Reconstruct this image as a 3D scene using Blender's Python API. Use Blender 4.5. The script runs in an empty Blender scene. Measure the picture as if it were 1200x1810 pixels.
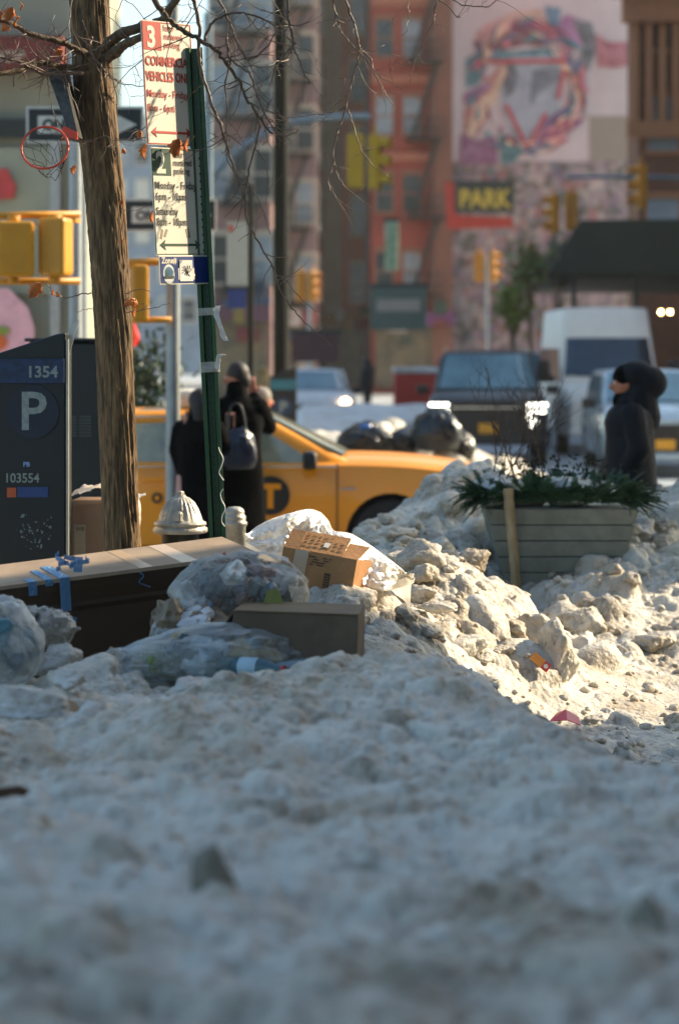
import bpy, bmesh, math, random
import numpy as np
from mathutils import Vector, Matrix, Euler
R = math.radians
scene = bpy.context.scene
COL = scene.collection

# ---------------------------------------------------------------- camera, sky, sun, exposure
EYE, HOR, FPX = 1.95, 618.0, 4273.0
cd = bpy.data.cameras.new('camera'); cam = bpy.data.objects.new('camera', cd); COL.objects.link(cam)
cam.location = (0, 0, EYE); cam.rotation_euler = (R(90), 0, 0)
cd.sensor_fit = 'VERTICAL'; cd.sensor_height = 36; cd.lens = 85; cd.shift_y = -287/1810
cd.clip_start = 0.1; cd.clip_end = 2000
cd.dof.use_dof = True; cd.dof.focus_distance = 10.8; cd.dof.aperture_fstop = 2.0; cd.dof.aperture_blades = 9
scene.camera = cam
SUN_AZ = R(65)      # clockwise from +Y towards +X
SUN_EL = R(31)
w = bpy.data.worlds.new("World"); scene.world = w; w.use_nodes = True
wn = w.node_tree; wn.nodes.clear()
wo = wn.nodes.new('ShaderNodeOutputWorld'); wb = wn.nodes.new('ShaderNodeBackground'); ws = wn.nodes.new('ShaderNodeTexSky')
ws.sky_type = 'NISHITA'; ws.sun_disc = False; ws.sun_elevation = SUN_EL; ws.sun_rotation = SUN_AZ
ws.air_density = 1.0; ws.dust_density = 3.0; ws.ozone_density = 1.0
wx = wn.nodes.new('ShaderNodeMix'); wx.data_type = 'RGBA'; wx.blend_type = 'MULTIPLY'; wx.inputs[0].default_value = 1; wx.inputs[7].default_value = (.93, 1.05, 1.04, 1)
wn.links.new(ws.outputs[0], wx.inputs[6]); wn.links.new(wx.outputs[2], wb.inputs[0]); wb.inputs[1].default_value = 0.145; wn.links.new(wb.outputs[0], wo.inputs[0])
sd = bpy.data.lights.new('sun', 'SUN'); sd.energy = 4.8; sd.angle = R(0.55); sd.color = (1.0, 0.83, 0.60)
sun = bpy.data.objects.new('sun', sd); COL.objects.link(sun)
sdir = Vector((math.sin(SUN_AZ)*math.cos(SUN_EL), math.cos(SUN_AZ)*math.cos(SUN_EL), math.sin(SUN_EL)))
sun.rotation_euler = sdir.to_track_quat('Z', 'Y').to_euler(); sun.location = sdir*50
scene.view_settings.view_transform = 'Standard'; scene.view_settings.look = 'None'
scene.view_settings.exposure = 1.08; scene.view_settings.gamma = 1.0; scene.view_settings.use_curve_mapping = False
scene.cycles.max_bounces = 6; scene.cycles.transparent_max_bounces = 16; scene.cycles.caustics_reflective = False; scene.cycles.caustics_refractive = False
scene.cycles.sample_clamp_indirect = 4

# ---------------------------------------------------------------- helpers
rnd = random.Random(7)
def P(px, py, d):
    """place in the street seen at that bearing, d metres ahead"""
    return Vector(((px-600)*d/FPX, d, EYE-(py-HOR)*d/FPX))
def lin(h):
    h = h.lstrip('#'); out = []
    for i in (0, 2, 4):
        c = int(h[i:i+2], 16)/255; out.append(c/12.92 if c <= .04045 else ((c+.055)/1.055)**2.4)
    return tuple(out)
_m = {}
def mat(name, color, rough=.6, metal=0, var=.15, scale=8, bump=0, bscale=40, emit=0, spec=.5, color2=None, stretch=None, coat=0, trans=0):
    if name in _m: return _m[name]
    if isinstance(color, str): color = lin(color)
    if isinstance(color2, str): color2 = lin(color2)
    m = bpy.data.materials.new(name); m.use_nodes = True; nt = m.node_tree; b = nt.nodes['Principled BSDF']
    b.inputs['Roughness'].default_value = rough; b.inputs['Metallic'].default_value = metal
    b.inputs['Specular IOR Level'].default_value = spec; b.inputs['Coat Weight'].default_value = coat
    b.inputs['Coat Roughness'].default_value = .08
    tc = nt.nodes.new('ShaderNodeTexCoord'); vec = tc.outputs['Object']
    if stretch:
        mp = nt.nodes.new('ShaderNodeMapping'); mp.inputs['Scale'].default_value = stretch
        nt.links.new(vec, mp.inputs[0]); vec = mp.outputs[0]
    nz = nt.nodes.new('ShaderNodeTexNoise'); nz.inputs['Scale'].default_value = scale; nz.inputs['Detail'].default_value = 6; nz.inputs['Roughness'].default_value = .65
    nt.links.new(vec, nz.inputs['Vector'])
    rp = nt.nodes.new('ShaderNodeValToRGB'); nt.links.new(nz.outputs[0], rp.inputs[0])
    rp.color_ramp.elements[0].position = .32; rp.color_ramp.elements[1].position = .68
    c2 = color2 if color2 else tuple(min(1, c*(1+var)) for c in color)
    c1 = color if color2 else tuple(c*(1-var) for c in color)
    rp.color_ramp.elements[0].color = (*c1, 1); rp.color_ramp.elements[1].color = (*c2, 1)
    nt.links.new(rp.outputs[0], b.inputs['Base Color'])
    if bump:
        bn = nt.nodes.new('ShaderNodeTexNoise'); bn.inputs['Scale'].default_value = bscale; bn.inputs['Detail'].default_value = 5
        nt.links.new(vec, bn.inputs['Vector'])
        bp = nt.nodes.new('ShaderNodeBump'); bp.inputs['Strength'].default_value = bump; bp.inputs['Distance'].default_value = .02
        nt.links.new(bn.outputs[0], bp.inputs['Height']); nt.links.new(bp.outputs[0], b.inputs['Normal'])
    if emit:
        nt.links.new(rp.outputs[0], b.inputs['Emission Color']); b.inputs['Emission Strength'].default_value = emit
    if trans: b.inputs['Transmission Weight'].default_value = trans
    _m[name] = m; return m
def film(name, tint, opacity=.35, rough=.25, transl=.6, bump=.6, bscale=25):
    """thin plastic film: part see-through, part milky and glossy"""
    if name in _m: return _m[name]
    if isinstance(tint, str): tint = lin(tint)
    m = bpy.data.materials.new(name); m.use_nodes = True; nt = m.node_tree; nt.nodes.clear()
    N = nt.nodes.new; L = nt.links.new
    out = N('ShaderNodeOutputMaterial'); tr = N('ShaderNodeBsdfTransparent'); tr.inputs[0].default_value = (*[min(1, .6+.4*c) for c in tint], 1)
    df = N('ShaderNodeBsdfDiffuse'); df.inputs[0].default_value = (*tint, 1); tl = N('ShaderNodeBsdfTranslucent'); tl.inputs[0].default_value = (*tint, 1)
    gl = N('ShaderNodeBsdfGlossy'); gl.inputs['Roughness'].default_value = rough; gl.inputs[0].default_value = (1, 1, 1, 1)
    m1 = N('ShaderNodeMixShader'); m1.inputs[0].default_value = transl; L(df.outputs[0], m1.inputs[1]); L(tl.outputs[0], m1.inputs[2])
    lw = N('ShaderNodeLayerWeight'); lw.inputs[0].default_value = .35
    m2 = N('ShaderNodeMixShader'); mm = N('ShaderNodeMath'); mm.operation = 'MULTIPLY_ADD'; mm.inputs[1].default_value = .35; mm.inputs[2].default_value = .12
    L(lw.outputs['Fresnel'], mm.inputs[0]); L(mm.outputs[0], m2.inputs[0]); L(m1.outputs[0], m2.inputs[1]); L(gl.outputs[0], m2.inputs[2])
    tc = N('ShaderNodeTexCoord'); nz = N('ShaderNodeTexNoise'); nz.inputs['Scale'].default_value = bscale; nz.inputs['Detail'].default_value = 4; nz.inputs['Distortion'].default_value = 1.2
    L(tc.outputs['Object'], nz.inputs[0]); bp = N('ShaderNodeBump'); bp.inputs['Strength'].default_value = bump; bp.inputs['Distance'].default_value = .03
    L(nz.outputs[0], bp.inputs['Height']); L(bp.outputs[0], gl.inputs['Normal']); L(bp.outputs[0], df.inputs['Normal'])
    m3 = N('ShaderNodeMixShader'); ma = N('ShaderNodeMath'); ma.operation = 'MULTIPLY_ADD'; ma.inputs[1].default_value = .55; ma.inputs[2].default_value = opacity; ma.use_clamp = True
    L(lw.outputs['Facing'], ma.inputs[0]); L(ma.outputs[0], m3.inputs[0]); L(tr.outputs[0], m3.inputs[1]); L(m2.outputs[0], m3.inputs[2]); L(m3.outputs[0], out.inputs[0])
    _m[name] = m; return m

def empty(name, loc=(0, 0, 0), rz=0, label=None, cat=None, group=None, kind=None, rot=None):
    o = bpy.data.objects.new(name, None); COL.objects.link(o); o.location = loc
    o.rotation_euler = rot if rot else (0, 0, rz); o.empty_display_size = .1
    return tag(o, label, cat, group, kind)
def tag(o, label=None, cat=None, group=None, kind=None):
    if label: o['label'] = label
    if cat: o['category'] = cat
    if group: o['group'] = group
    if kind: o['kind'] = kind
    return o
def copy_tree(o, parent=None, depth=0):
    c = o.copy(); COL.objects.link(c)
    if parent: c.parent = parent
    for ch in list(o.children): copy_tree(ch, c, depth+1)
    return c
class MB:
    def __init__(s): s.v = []; s.f = []; s.mi = []; s.cur = 0
    def add(s, vs, fs):
        n = len(s.v); s.v += [tuple(v) for v in vs]; s.f += [tuple(i+n for i in f) for f in fs]; s.mi += [s.cur]*len(fs); return s
    def box(s, c, d, rot=None):
        hx, hy, hz = d[0]/2, d[1]/2, d[2]/2
        vs = [Vector((x, y, z)) for x in (-hx, hx) for y in (-hy, hy) for z in (-hz, hz)]
        M = Euler(rot).to_matrix() if rot else Matrix.Identity(3)
        vs = [M @ v + Vector(c) for v in vs]
        return s.add(vs, [(0, 1, 3, 2), (4, 6, 7, 5), (0, 4, 5, 1), (2, 3, 7, 6), (0, 2, 6, 4), (1, 5, 7, 3)])
    def bx(s, x0, x1, y0, y1, z0, z1): return s.box(((x0+x1)/2, (y0+y1)/2, (z0+z1)/2), (abs(x1-x0), abs(y1-y0), abs(z1-z0)))
    def rings(s, rings, close=True, cap=True):
        n = len(rings[0]); vs = [p for r in rings for p in r]; fs = []
        for i in range(len(rings)-1):
            for j in range(n if close else n-1):
                a = i*n+j; b = i*n+(j+1) % n; fs.append((a, b, b+n, a+n))
        if cap and close: fs.append(tuple(range(n-1, -1, -1))); fs.append(tuple((len(rings)-1)*n+j for j in range(n)))
        return s.add(vs, fs)
    def tube(s, pts, rad, n=8, cap=True):
        pts = [Vector(p) for p in pts]
        if not hasattr(rad, '__len__'): rad = [rad]*len(pts)
        rs = []; up = None
        for i, p in enumerate(pts):
            t = (pts[min(i+1, len(pts)-1)]-pts[max(i-1, 0)])
            t = t.normalized() if t.length > 1e-9 else Vector((0, 0, 1))
            if up is None: up = t.orthogonal().normalized()
            up = (up - t*up.dot(t)); up = up.normalized() if up.length > 1e-6 else t.orthogonal().normalized()
            bi = t.cross(up)
            rs.append([p+(up*math.cos(2*math.pi*k/n)+bi*math.sin(2*math.pi*k/n))*rad[i] for k in range(n)])
        return s.rings(rs, True, cap)
    def lathe(s, prof, c=(0, 0, 0), n=24, cap=True):
        return s.rings([[Vector((c[0]+r*math.cos(2*math.pi*k/n), c[1]+r*math.sin(2*math.pi*k/n), c[2]+z)) for k in range(n)] for r, z in prof], True, cap)
    def prism(s, poly, y0, y1):
        """poly of (x, z), thickness along y"""
        n = len(poly); vs = [(x, y0, z) for x, z in poly]+[(x, y1, z) for x, z in poly]
        fs = [tuple(range(n)), tuple(range(2*n-1, n-1, -1))]+[(i, i+n, (i+1) % n+n, (i+1) % n) for i in range(n)]
        return s.add(vs, fs)
    def ell(s, c, r, nu=16, nv=10, rot=None):
        M = Euler(rot).to_matrix() if rot else Matrix.Identity(3); rs = []
        for i in range(nv+1):
            th = math.pi*(i+.001)/(nv+.002)
            rs.append([M @ Vector((r[0]*math.sin(th)*math.cos(2*math.pi*k/nu), r[1]*math.sin(th)*math.sin(2*math.pi*k/nu), -r[2]*math.cos(th)))+Vector(c) for k in range(nu)])
        return s.rings(rs)
    def cap(s, p0, r0, p1, r1, n=12):
        p0, p1 = Vector(p0), Vector(p1); t = (p1-p0).normalized()
        pts = []; rad = []
        for k in range(5): a = math.pi/2*(1-k/4); pts.append(p0-t*r0*math.sin(a)); rad.append(max(r0*math.cos(a), 1e-4))
        for k in range(5): a = math.pi/2*(k/4); pts.append(p1+t*r1*math.sin(a)); rad.append(max(r1*math.cos(a), 1e-4))
        return s.tube(pts, rad, n)
    def mesh(s, name):
        me = bpy.data.meshes.new(name); me.from_pydata([tuple(v) for v in s.v], [], s.f)
        bm = bmesh.new(); bm.from_mesh(me); bmesh.ops.recalc_face_normals(bm, faces=bm.faces[:]); bm.to_mesh(me); bm.free()
        return me
    def build(s, name, m, parent=None, smooth=False, bevel=0, fixn=True, loc=None):
        if fixn: me = s.mesh(name)
        else: me = bpy.data.meshes.new(name); me.from_pydata([tuple(v) for v in s.v], [], s.f)
        ms = m if isinstance(m, (list, tuple)) else [m]
        for x in ms: me.materials.append(x)
        if len(ms) > 1: me.polygons.foreach_set('material_index', s.mi)
        if smooth: me.polygons.foreach_set('use_smooth', [True]*len(me.polygons))
        o = bpy.data.objects.new(name, me); COL.objects.link(o)
        if parent: o.parent = parent
        if loc: o.location = loc
        if bevel:
            b = o.modifiers.new('b', 'BEVEL'); b.width = bevel; b.segments = 2; b.limit_method = 'ANGLE'; b.angle_limit = R(40)
        return o
def evaluated(me_ob, mods):
    """run modifiers once on a temporary object and return the finished mesh"""
    dg = bpy.context.evaluated_depsgraph_get(); ev = me_ob.evaluated_get(dg)
    return bpy.data.meshes.new_from_object(ev)
def melt(mb, name, m, parent, voxel=.02, smooth=4):
    me = mb.mesh(name); t = bpy.data.objects.new('tmp', me); COL.objects.link(t)
    r = t.modifiers.new('r', 'REMESH'); r.mode = 'VOXEL'; r.voxel_size = voxel
    sm = t.modifiers.new('s', 'SMOOTH'); sm.iterations = smooth; sm.factor = .5
    out = evaluated(t, None); bpy.data.objects.remove(t); bpy.data.meshes.remove(me)
    out.materials.clear(); out.materials.append(m); out.polygons.foreach_set('use_smooth', [True]*len(out.polygons)); out.name = name
    o = bpy.data.objects.new(name, out); COL.objects.link(o); o.parent = parent; return o
def text(s, size, m, parent, loc, rot=(R(90), 0, 0), sx=1, bold=0, align='LEFT', name='lettering', ext=.0008):
    cu = bpy.data.curves.new('t', 'FONT'); cu.body = s; cu.size = size; cu.align_x = align; cu.extrude = ext; cu.offset = bold; cu.resolution_u = 3
    t = bpy.data.objects.new('tmp', cu); me = bpy.data.meshes.new_from_object(t); bpy.data.objects.remove(t); bpy.data.curves.remove(cu)
    me.materials.clear(); me.materials.append(m); me.name = name
    o = bpy.data.objects.new(name, me); COL.objects.link(o); o.parent = parent; o.location = loc; o.rotation_euler = rot; o.scale = (sx, 1, 1); return o
# numpy noise
def vnoise(x, y, seed):
    xi = np.floor(x).astype(np.int64); yi = np.floor(y).astype(np.int64); xf = x-xi; yf = y-yi
    def h(a, b):
        n = (a*374761393 + b*668265263 + seed*2147483647) & 0xffffffff
        n = ((n ^ (n >> 13))*1274126177) & 0xffffffff
        return ((n ^ (n >> 16)) & 0xffff)/65535.0
    u = xf*xf*(3-2*xf); v = yf*yf*(3-2*yf)
    return (h(xi, yi)*(1-u)+h(xi+1, yi)*u)*(1-v)+(h(xi, yi+1)*(1-u)+h(xi+1, yi+1)*u)*v
def fbm(x, y, sc, seed, oct=5, g=.5):
    s = 0; a = 1; t = 0
    for o in range(oct):
        s = s+a*(vnoise(x*sc*2**o+17.3*o, y*sc*2**o-9.1*o, seed+o)-.5); t += a; a *= g
    return s/t*2
def v3noise(p, sc, seed, oct=3):
    s = 0; a = 1
    for o in range(oct):
        q = p*sc*2**o
        s = s+a*((vnoise(q[:, 0]+3.1*o, q[:, 1]*1.01+.7*q[:, 2], seed+o)+vnoise(q[:, 2]-1.7*o, q[:, 0]*.9+.6*q[:, 1], seed+31+o))/2-.5); a *= .5
    return s*2
def ico(sub):
    bm = bmesh.new(); bmesh.ops.create_icosphere(bm, subdivisions=sub, radius=1)
    v = np.array([x.co[:] for x in bm.verts]); f = [tuple(q.index for q in fc.verts) for fc in bm.faces]; bm.free(); return v, f
_ico = {}
def rock(c, r, seed, sub=4, planes=14, rough=.06, soft=.07):
    """faceted lump: soft intersection of random planes, roughened"""
    if sub not in _ico: _ico[sub] = ico(sub)
    v, f = _ico[sub]; g = np.random.RandomState(seed)
    n = g.normal(size=(planes, 3)); n /= np.linalg.norm(n, axis=1)[:, None]; dd = g.uniform(.72, 1.0, planes)
    dt = np.maximum(v @ n.T, 1e-3); t = dd/dt
    k = 1/soft; rad = (np.sum(np.exp(-k*np.minimum(t, 4)), axis=1)); rad = -np.log(rad)/k
    rad = np.clip(rad, .3, 1.3)*(1+rough*v3noise(v+seed, 2.0, seed, 5)+rough*.8*np.abs(v3noise(v+seed, 6.0, seed+3, 3)))
    q = v*rad[:, None]*np.array(r)
    a = g.uniform(0, 6.28); ca, sa = math.cos(a), math.sin(a)
    q = np.stack([q[:, 0]*ca-q[:, 1]*sa, q[:, 0]*sa+q[:, 1]*ca, q[:, 2]], 1)
    return q+np.array(c), f
def bag(c, r, seed, sub=5, fold=.10, knot=None, lump=.14, rz=0, tip=None):
    """sack: lumpy, with creases that gather towards the knot"""
    if sub not in _ico: _ico[sub] = ico(sub)
    v, f = _ico[sub]; g = np.random.RandomState(seed); k = np.array(knot if knot is not None else (0, 0, 1.0)); k = k/np.linalg.norm(k)
    d = v @ k; th = np.arctan2(v @ np.cross(k, (0.3, .5, .81)), v @ np.cross(k, np.cross(k, (0.3, .5, .81))))
    wv = sum(np.abs(np.sin(th*m+g.uniform(0, 6)+2.5*v3noise(v, 1.5, seed+m, 2)))/m**.5 for m in (3, 5, 8, 13))
    rad = 1+lump*v3noise(v, 1.3, seed, 4)-fold*wv*(.25+.75*np.clip(d+.4, 0, 1))*.6
    cr = np.abs(v3noise(v, 3.2, seed+5, 3)); rad -= fold*.9*np.exp(-cr*9)
    if tip: rad += tip*np.clip((d-.93)/.07, 0, 1)**1.5
    q = v*rad[:, None]; q[:, 2] = np.where(q[:, 2] < -.55, -.55+(q[:, 2]+.55)*.2, q[:, 2]); q = q*np.array(r)
    ca, sa = math.cos(rz), math.sin(rz); q = np.stack([q[:, 0]*ca-q[:, 1]*sa, q[:, 0]*sa+q[:, 1]*ca, q[:, 2]], 1)
    return q+np.array(c), f
def smoothpath(pts, n=6):
    pts = [Vector(p) for p in pts]; out = []
    for i in range(len(pts)-1):
        p0 = pts[max(i-1, 0)]; p1 = pts[i]; p2 = pts[i+1]; p3 = pts[min(i+2, len(pts)-1)]
        for k in range(n):
            t = k/n; out.append(.5*((2*p1)+(p2-p0)*t+(2*p0-5*p1+4*p2-p3)*t*t+(3*p1-p0-3*p2+p3)*t**3))
    out.append(pts[-1]); return out

# ---------------------------------------------------------------- the ground
def snow_mat(name, dirt=.35, bump=.5, clean='#c4bfb3', grime='#66573f'):
    m = bpy.data.materials.new(name); m.use_nodes = True; nt = m.node_tree; N = nt.nodes.new; L = nt.links.new
    b = nt.nodes['Principled BSDF']; b.inputs['Roughness'].default_value = .55; b.inputs['Specular IOR Level'].default_value = .35
    tc = N('ShaderNodeTexCoord')
    n1 = N('ShaderNodeTexNoise'); n1.inputs['Scale'].default_value = 1.7; n1.inputs['Detail'].default_value = 8; n1.inputs['Roughness'].default_value = .68; L(tc.outputs['Object'], n1.inputs[0])
    n2 = N('ShaderNodeTexNoise'); n2.inputs['Scale'].default_value = 26; n2.inputs['Detail'].default_value = 6; n2.inputs['Roughness'].default_value = .7; L(tc.outputs['Object'], n2.inputs[0])
    ad = N('ShaderNodeMath'); ad.operation = 'MULTIPLY_ADD'; ad.inputs[1].default_value = .5; L(n2.outputs[0], ad.inputs[0])
    hf = N('ShaderNodeMath'); hf.operation = 'MULTIPLY'; hf.inputs[1].default_value = .5; L(n1.outputs[0], hf.inputs[0]); L(hf.outputs[0], ad.inputs[2])
    rp = N('ShaderNodeValToRGB'); L(ad.outputs[0], rp.inputs[0]); e = rp.color_ramp.elements
    e[0].position = .33; e[0].color = (*lin(grime), 1); e[1].position = .36+dirt*.42; e[1].color = (*lin(clean), 1)
    n3 = N('ShaderNodeTexNoise'); n3.inputs['Scale'].default_value = 1.9; n3.inputs['Detail'].default_value = 7; n3.inputs['Roughness'].default_value = .6; n3.inputs['Distortion'].default_value = .6; L(tc.outputs['Object'], n3.inputs[0])
    r3 = N('ShaderNodeValToRGB'); e3 = r3.color_ramp.elements; e3[0].position = .36; e3[0].color = (.60, .50, .38, 1); e3[1].position = .56; e3[1].color = (1, 1, 1, 1); L(n3.outputs[0], r3.inputs[0])
    mx = N('ShaderNodeMix'); mx.data_type = 'RGBA'; mx.blend_type = 'MULTIPLY'; mx.inputs[0].default_value = .8; L(rp.outputs[0], mx.inputs[6]); L(r3.outputs[0], mx.inputs[7]); L(mx.outputs[2], b.inputs['Base Color'])
    b.inputs['Subsurface Weight'].default_value = .35; b.inputs['Subsurface Radius'].default_value = (1, .85, .7); b.inputs['Subsurface Scale'].default_value = .02
    vo = N('ShaderNodeTexVoronoi'); vo.inputs['Scale'].default_value = 38; vo.inputs['Randomness'].default_value = 1; L(tc.outputs['Object'], vo.inputs[0])
    bn = N('ShaderNodeTexNoise'); bn.inputs['Scale'].default_value = 75; bn.inputs['Detail'].default_value = 6; L(tc.outputs['Object'], bn.inputs[0])
    s = N('ShaderNodeMath'); s.operation = 'MULTIPLY_ADD'; s.inputs[1].default_value = -.7; L(vo.outputs[0], s.inputs[0]); L(bn.outputs[0], s.inputs[2])
    bp = N('ShaderNodeBump'); bp.inputs['Strength'].default_value = bump; bp.inputs['Distance'].default_value = .012; L(s.outputs[0], bp.inputs['Height']); L(bp.outputs[0], b.inputs['Normal'])
    return m
SNOW = snow_mat('dirty_snow', .34, .6); SNOWC = snow_mat('cleaner_snow', .22, .5, '#c4c3bf'); SNOWFAR = snow_mat('far_snow', .3, .3, '#d2d4d4')

GRIME = mat('grimy_ice', '#7b7464', .6, var=.3, scale=20)
CP = []   # control points of the snow: (px, py, d)
for px in (-150, 0, 150, 300, 450, 600, 750, 900, 1050, 1200, 1350):
    CP += [(px, 1950, 2.7), (px, 1810, 3.4), (px, 1610, 4.3)]
    if px < 1000: CP += [(px, 1460, 5.35)]
    else: CP += [(px, 1470, 5.3)]
for px in (300, 420, 550, 680, 800): CP += [(px, 1350, 6.3), (px, 1262, 7.3)]
CP += [(0, 1390, 6.3), (150, 1370, 6.4), (0, 1330, 7.1), (150, 1320, 7.1), (280, 1260, 7.8), (430, 1197, 8.2), (550, 1178, 8.35), (700, 1160, 8.5), (800, 1186, 8.1), (900, 1245, 7.4), (960, 1292, 7.0), (1050, 1340, 6.6), (1200, 1385, 6.2), (1400, 1420, 5.9)]
def Z(px, d, z): return (px, HOR+(EYE-z)*FPX/d, d)
CP += [Z(960, 8.9, .42), Z(1060, 8.4, .38), Z(1200, 7.8, .38), Z(1400, 7.6, .35), Z(880, 9.1, .52), Z(800, 9.3, .66), Z(700, 9.5, .74), Z(600, 9.6, .80), Z(520, 9.4, .72)]
CP += [(1200, 1350, 9.9), (1100, 1300, 10.6), (1000, 1282, 10.7), (1150, 1200, 12.26), (1180, 1135, 13.3), (930, 1258, 10.7), (560, 1050, 10.6), (630, 1042, 11.0), (700, 1000, 12.3), (780, 988, 12.3),
       (700, 1100, 10.4), (765, 1160, 10.2), (840, 1110, 11.3), (850, 1200, 10.6), (900, 1105, 11.8), (872, 1035, 12.4), (960, 1160, 11.8), (1050, 1160, 12.5), (1030, 1075, 13.6), (1120, 1090, 13.4), (1200, 1100, 13.6), (1050, 1130, 13.0),
       Z(780, 13.2, .66), Z(880, 13.2, .52), Z(700, 13.3, .70), Z(640, 12.4, .62), Z(560, 12, .5),
       (1000, 1030, 14.3), (1130, 952, 15), (1200, 935, 15.3), (1200, 855, 17), (1170, 900, 15.8), (1200, 1050, 14), (1400, 840, 17), (1400, 960, 15),
       (640, 948, 15.5), (685, 912, 15.8), (725, 884, 16.0), (790, 838, 16.3), (835, 815, 16.5), (885, 835, 16.8), (830, 895, 15.6), (862, 1045, 14.5), (900, 1060, 14.45), (960, 1046, 14.4), (1050, 1010, 14.55), Z(930, 13.8, .36), Z(960, 13.3, .36), (750, 965, 14.0), (650, 972, 13.5), (1000, 930, 16.2), (940, 900, 16.8)]
CP += [Z(px, 18.6, .12) for px in (-200, 100, 300, 500, 650, 800, 1000, 1200, 1500)]
CP += [Z(px, 21.5, .03) for px in (-400, 100, 300, 500, 650, 800, 1000, 1300, 1600)] + [Z(px, 23.8, .06) for px in (-300, 300, 600, 900, 1200, 1500)]
CP += [Z(540, 25.6, .3), Z(620, 25.8, .62), Z(700, 26.0, .7), Z(800, 26.0, .70), Z(860, 25.5, .55), Z(930, 26, .3), Z(1000, 26.5, .08), Z(1150, 26.5, .05), Z(1500, 26.5, .05),
       Z(545, 28.5, 1.05), Z(600, 28.8, .9), Z(700, 28.8, .95), Z(780, 28.8, .9), Z(900, 29, .6), Z(1000, 29, .08), Z(430, 28.5, .5), Z(200, 28, .2), Z(-300, 28, .15)]
CP += [Z(px, 32, .02) for px in (-300, 200, 600, 800, 1000, 1500)] + [Z(px, 35, .0) for px in (-300, 200, 600, 1000, 1500)]
# under and behind the rubbish on the left
CP += [(40, 1240, 8.1), (130, 1215, 8.4), (210, 1190, 8.7), (300, 1225, 8.7), (420, 1215, 8.9), (560, 1190, 9.0), (-200, 1250, 8.0),
       Z(100, 9.6, .55), Z(300, 9.7, .58), Z(450, 9.8, .62), Z(-200, 9.5, .5), Z(100, 10.9, .35), Z(300, 11.0, .38), Z(420, 11.2, .45), Z(-300, 11, .3),
       Z(100, 12.6, .28), Z(300, 12.6, .30), Z(480, 12.6, .4), Z(-300, 13, .25), Z(100, 15, .18), Z(350, 15, .2), Z(520, 15, .35), Z(-300, 15.5, .18), Z(600, 16.8, .3), Z(500, 14, .42), Z(300, 17.3, .15)]
cp = np.array([((px-600)*d/FPX, d, EYE-(py-HOR)*d/FPX) for px, py, d in CP])
XS = 1.5
def _phi(r): return np.sqrt(r*r+.04)
_A = _phi(np.hypot((cp[:, None, 0]-cp[None, :, 0])*XS, cp[:, None, 1]-cp[None, :, 1]))
_W = np.linalg.solve(np.block([[_A+np.eye(len(cp))*-.02, np.ones((len(cp), 1))], [np.ones((1, len(cp))), np.zeros((1, 1))]]), np.append(cp[:, 2], 0))
def base_h(x, y):
    sh = x.shape; x = x.ravel(); y = y.ravel(); o = np.empty(len(x))
    for i in range(0, len(x), 60000):
        r = np.hypot((x[i:i+60000, None]-cp[None, :, 0])*XS, y[i:i+60000, None]-cp[None, :, 1]); o[i:i+60000] = _phi(r) @ _W[:-1]+_W[-1]
    return o.reshape(sh)
us = np.concatenate([np.linspace(-.62, -.165, 60)[:-1], np.linspace(-.165, .165, 640), np.linspace(.165, .62, 60)[1:]])
ys = np.concatenate([np.arange(1.3, 3, .05), np.arange(3, 8.5, .018), np.arange(8.5, 14.5, .0115), np.arange(14.5, 19, .02), np.arange(19, 36, .06)])
UU, YY = np.meshgrid(us, ys); XX = UU*YY
# base on a coarse grid, then fine relief
cu_ = us[::6]; cu_ = np.append(cu_, us[-1]); cy_ = np.append(ys[::5], ys[-1])
CU, CY = np.meshgrid(cu_, cy_); BH = base_h(CU*CY, CY)
t = np.stack([np.interp(us, cu_, row) for row in BH]); H = np.stack([np.interp(ys, cy_, t[:, j]) for j in range(t.shape[1])], 1)
road = np.clip((YY-18.2)/1.0, 0, 1)*np.clip((24.5-YY)/1.0, 0, 1)
far = np.clip((YY-33)/3, 0, 1)
flat = np.exp(-(((XX-1.75)/.75)**2+((YY-11.4)/1.5)**2)*1.0)            # trodden gutter on the right
rough = np.clip(1-road*.92-far, .04, 1)*(1-.62*np.clip(flat, 0, 1))
H = H + rough*(.05*fbm(XX, YY, 1.1, 3, 3)+.04*fbm(XX, YY, 4.2, 11, 4)+.018*fbm(XX, YY, 15, 23, 4)-.012+.008*fbm(XX, YY, 45, 29, 2))
g = np.random.RandomState(5); HB = H.copy()
def lump(x, y, r, hgt, sq):
    i0, i1 = np.searchsorted(ys, [y-r*1.3, y+r*1.3]); j0, j1 = np.searchsorted(us, [(x-r*1.3)/max(y, .1), (x+r*1.3)/max(y, .1)])
    if i1-i0 < 2 or j1-j0 < 2: return
    X = XX[i0:i1, j0:j1]-x; Y = YY[i0:i1, j0:j1]-y; a = g.uniform(0, 3.14); ca, sa = math.cos(a), math.sin(a)
    U = (X*ca+Y*sa); V = (-X*sa+Y*ca)*g.uniform(1.0, 1.7)
    n = g.uniform(2, 3.6); q = (np.abs(U/r)**n+np.abs(V/r)**n)
    q = q*(1+.35*fbm(X+x*7, Y+y*7, 1.6/r, int(g.randint(999)), 2))
    d = np.clip(1-q, 0, 1)**sq; tilt = 1+.5*(U*g.uniform(-1, 1)+V*g.uniform(-1, 1))/r
    hb = H[i0:i1, j0:j1]; h0 = HB[i0:i1, j0:j1]; cy, cx = (i1-i0)//2, (j1-j0)//2
    top = h0[cy, cx]*.4+h0*.6+hgt*d*tilt-.006
    H[i0:i1, j0:j1] = np.where(d > 0, np.maximum(hb, top), hb)
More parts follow.
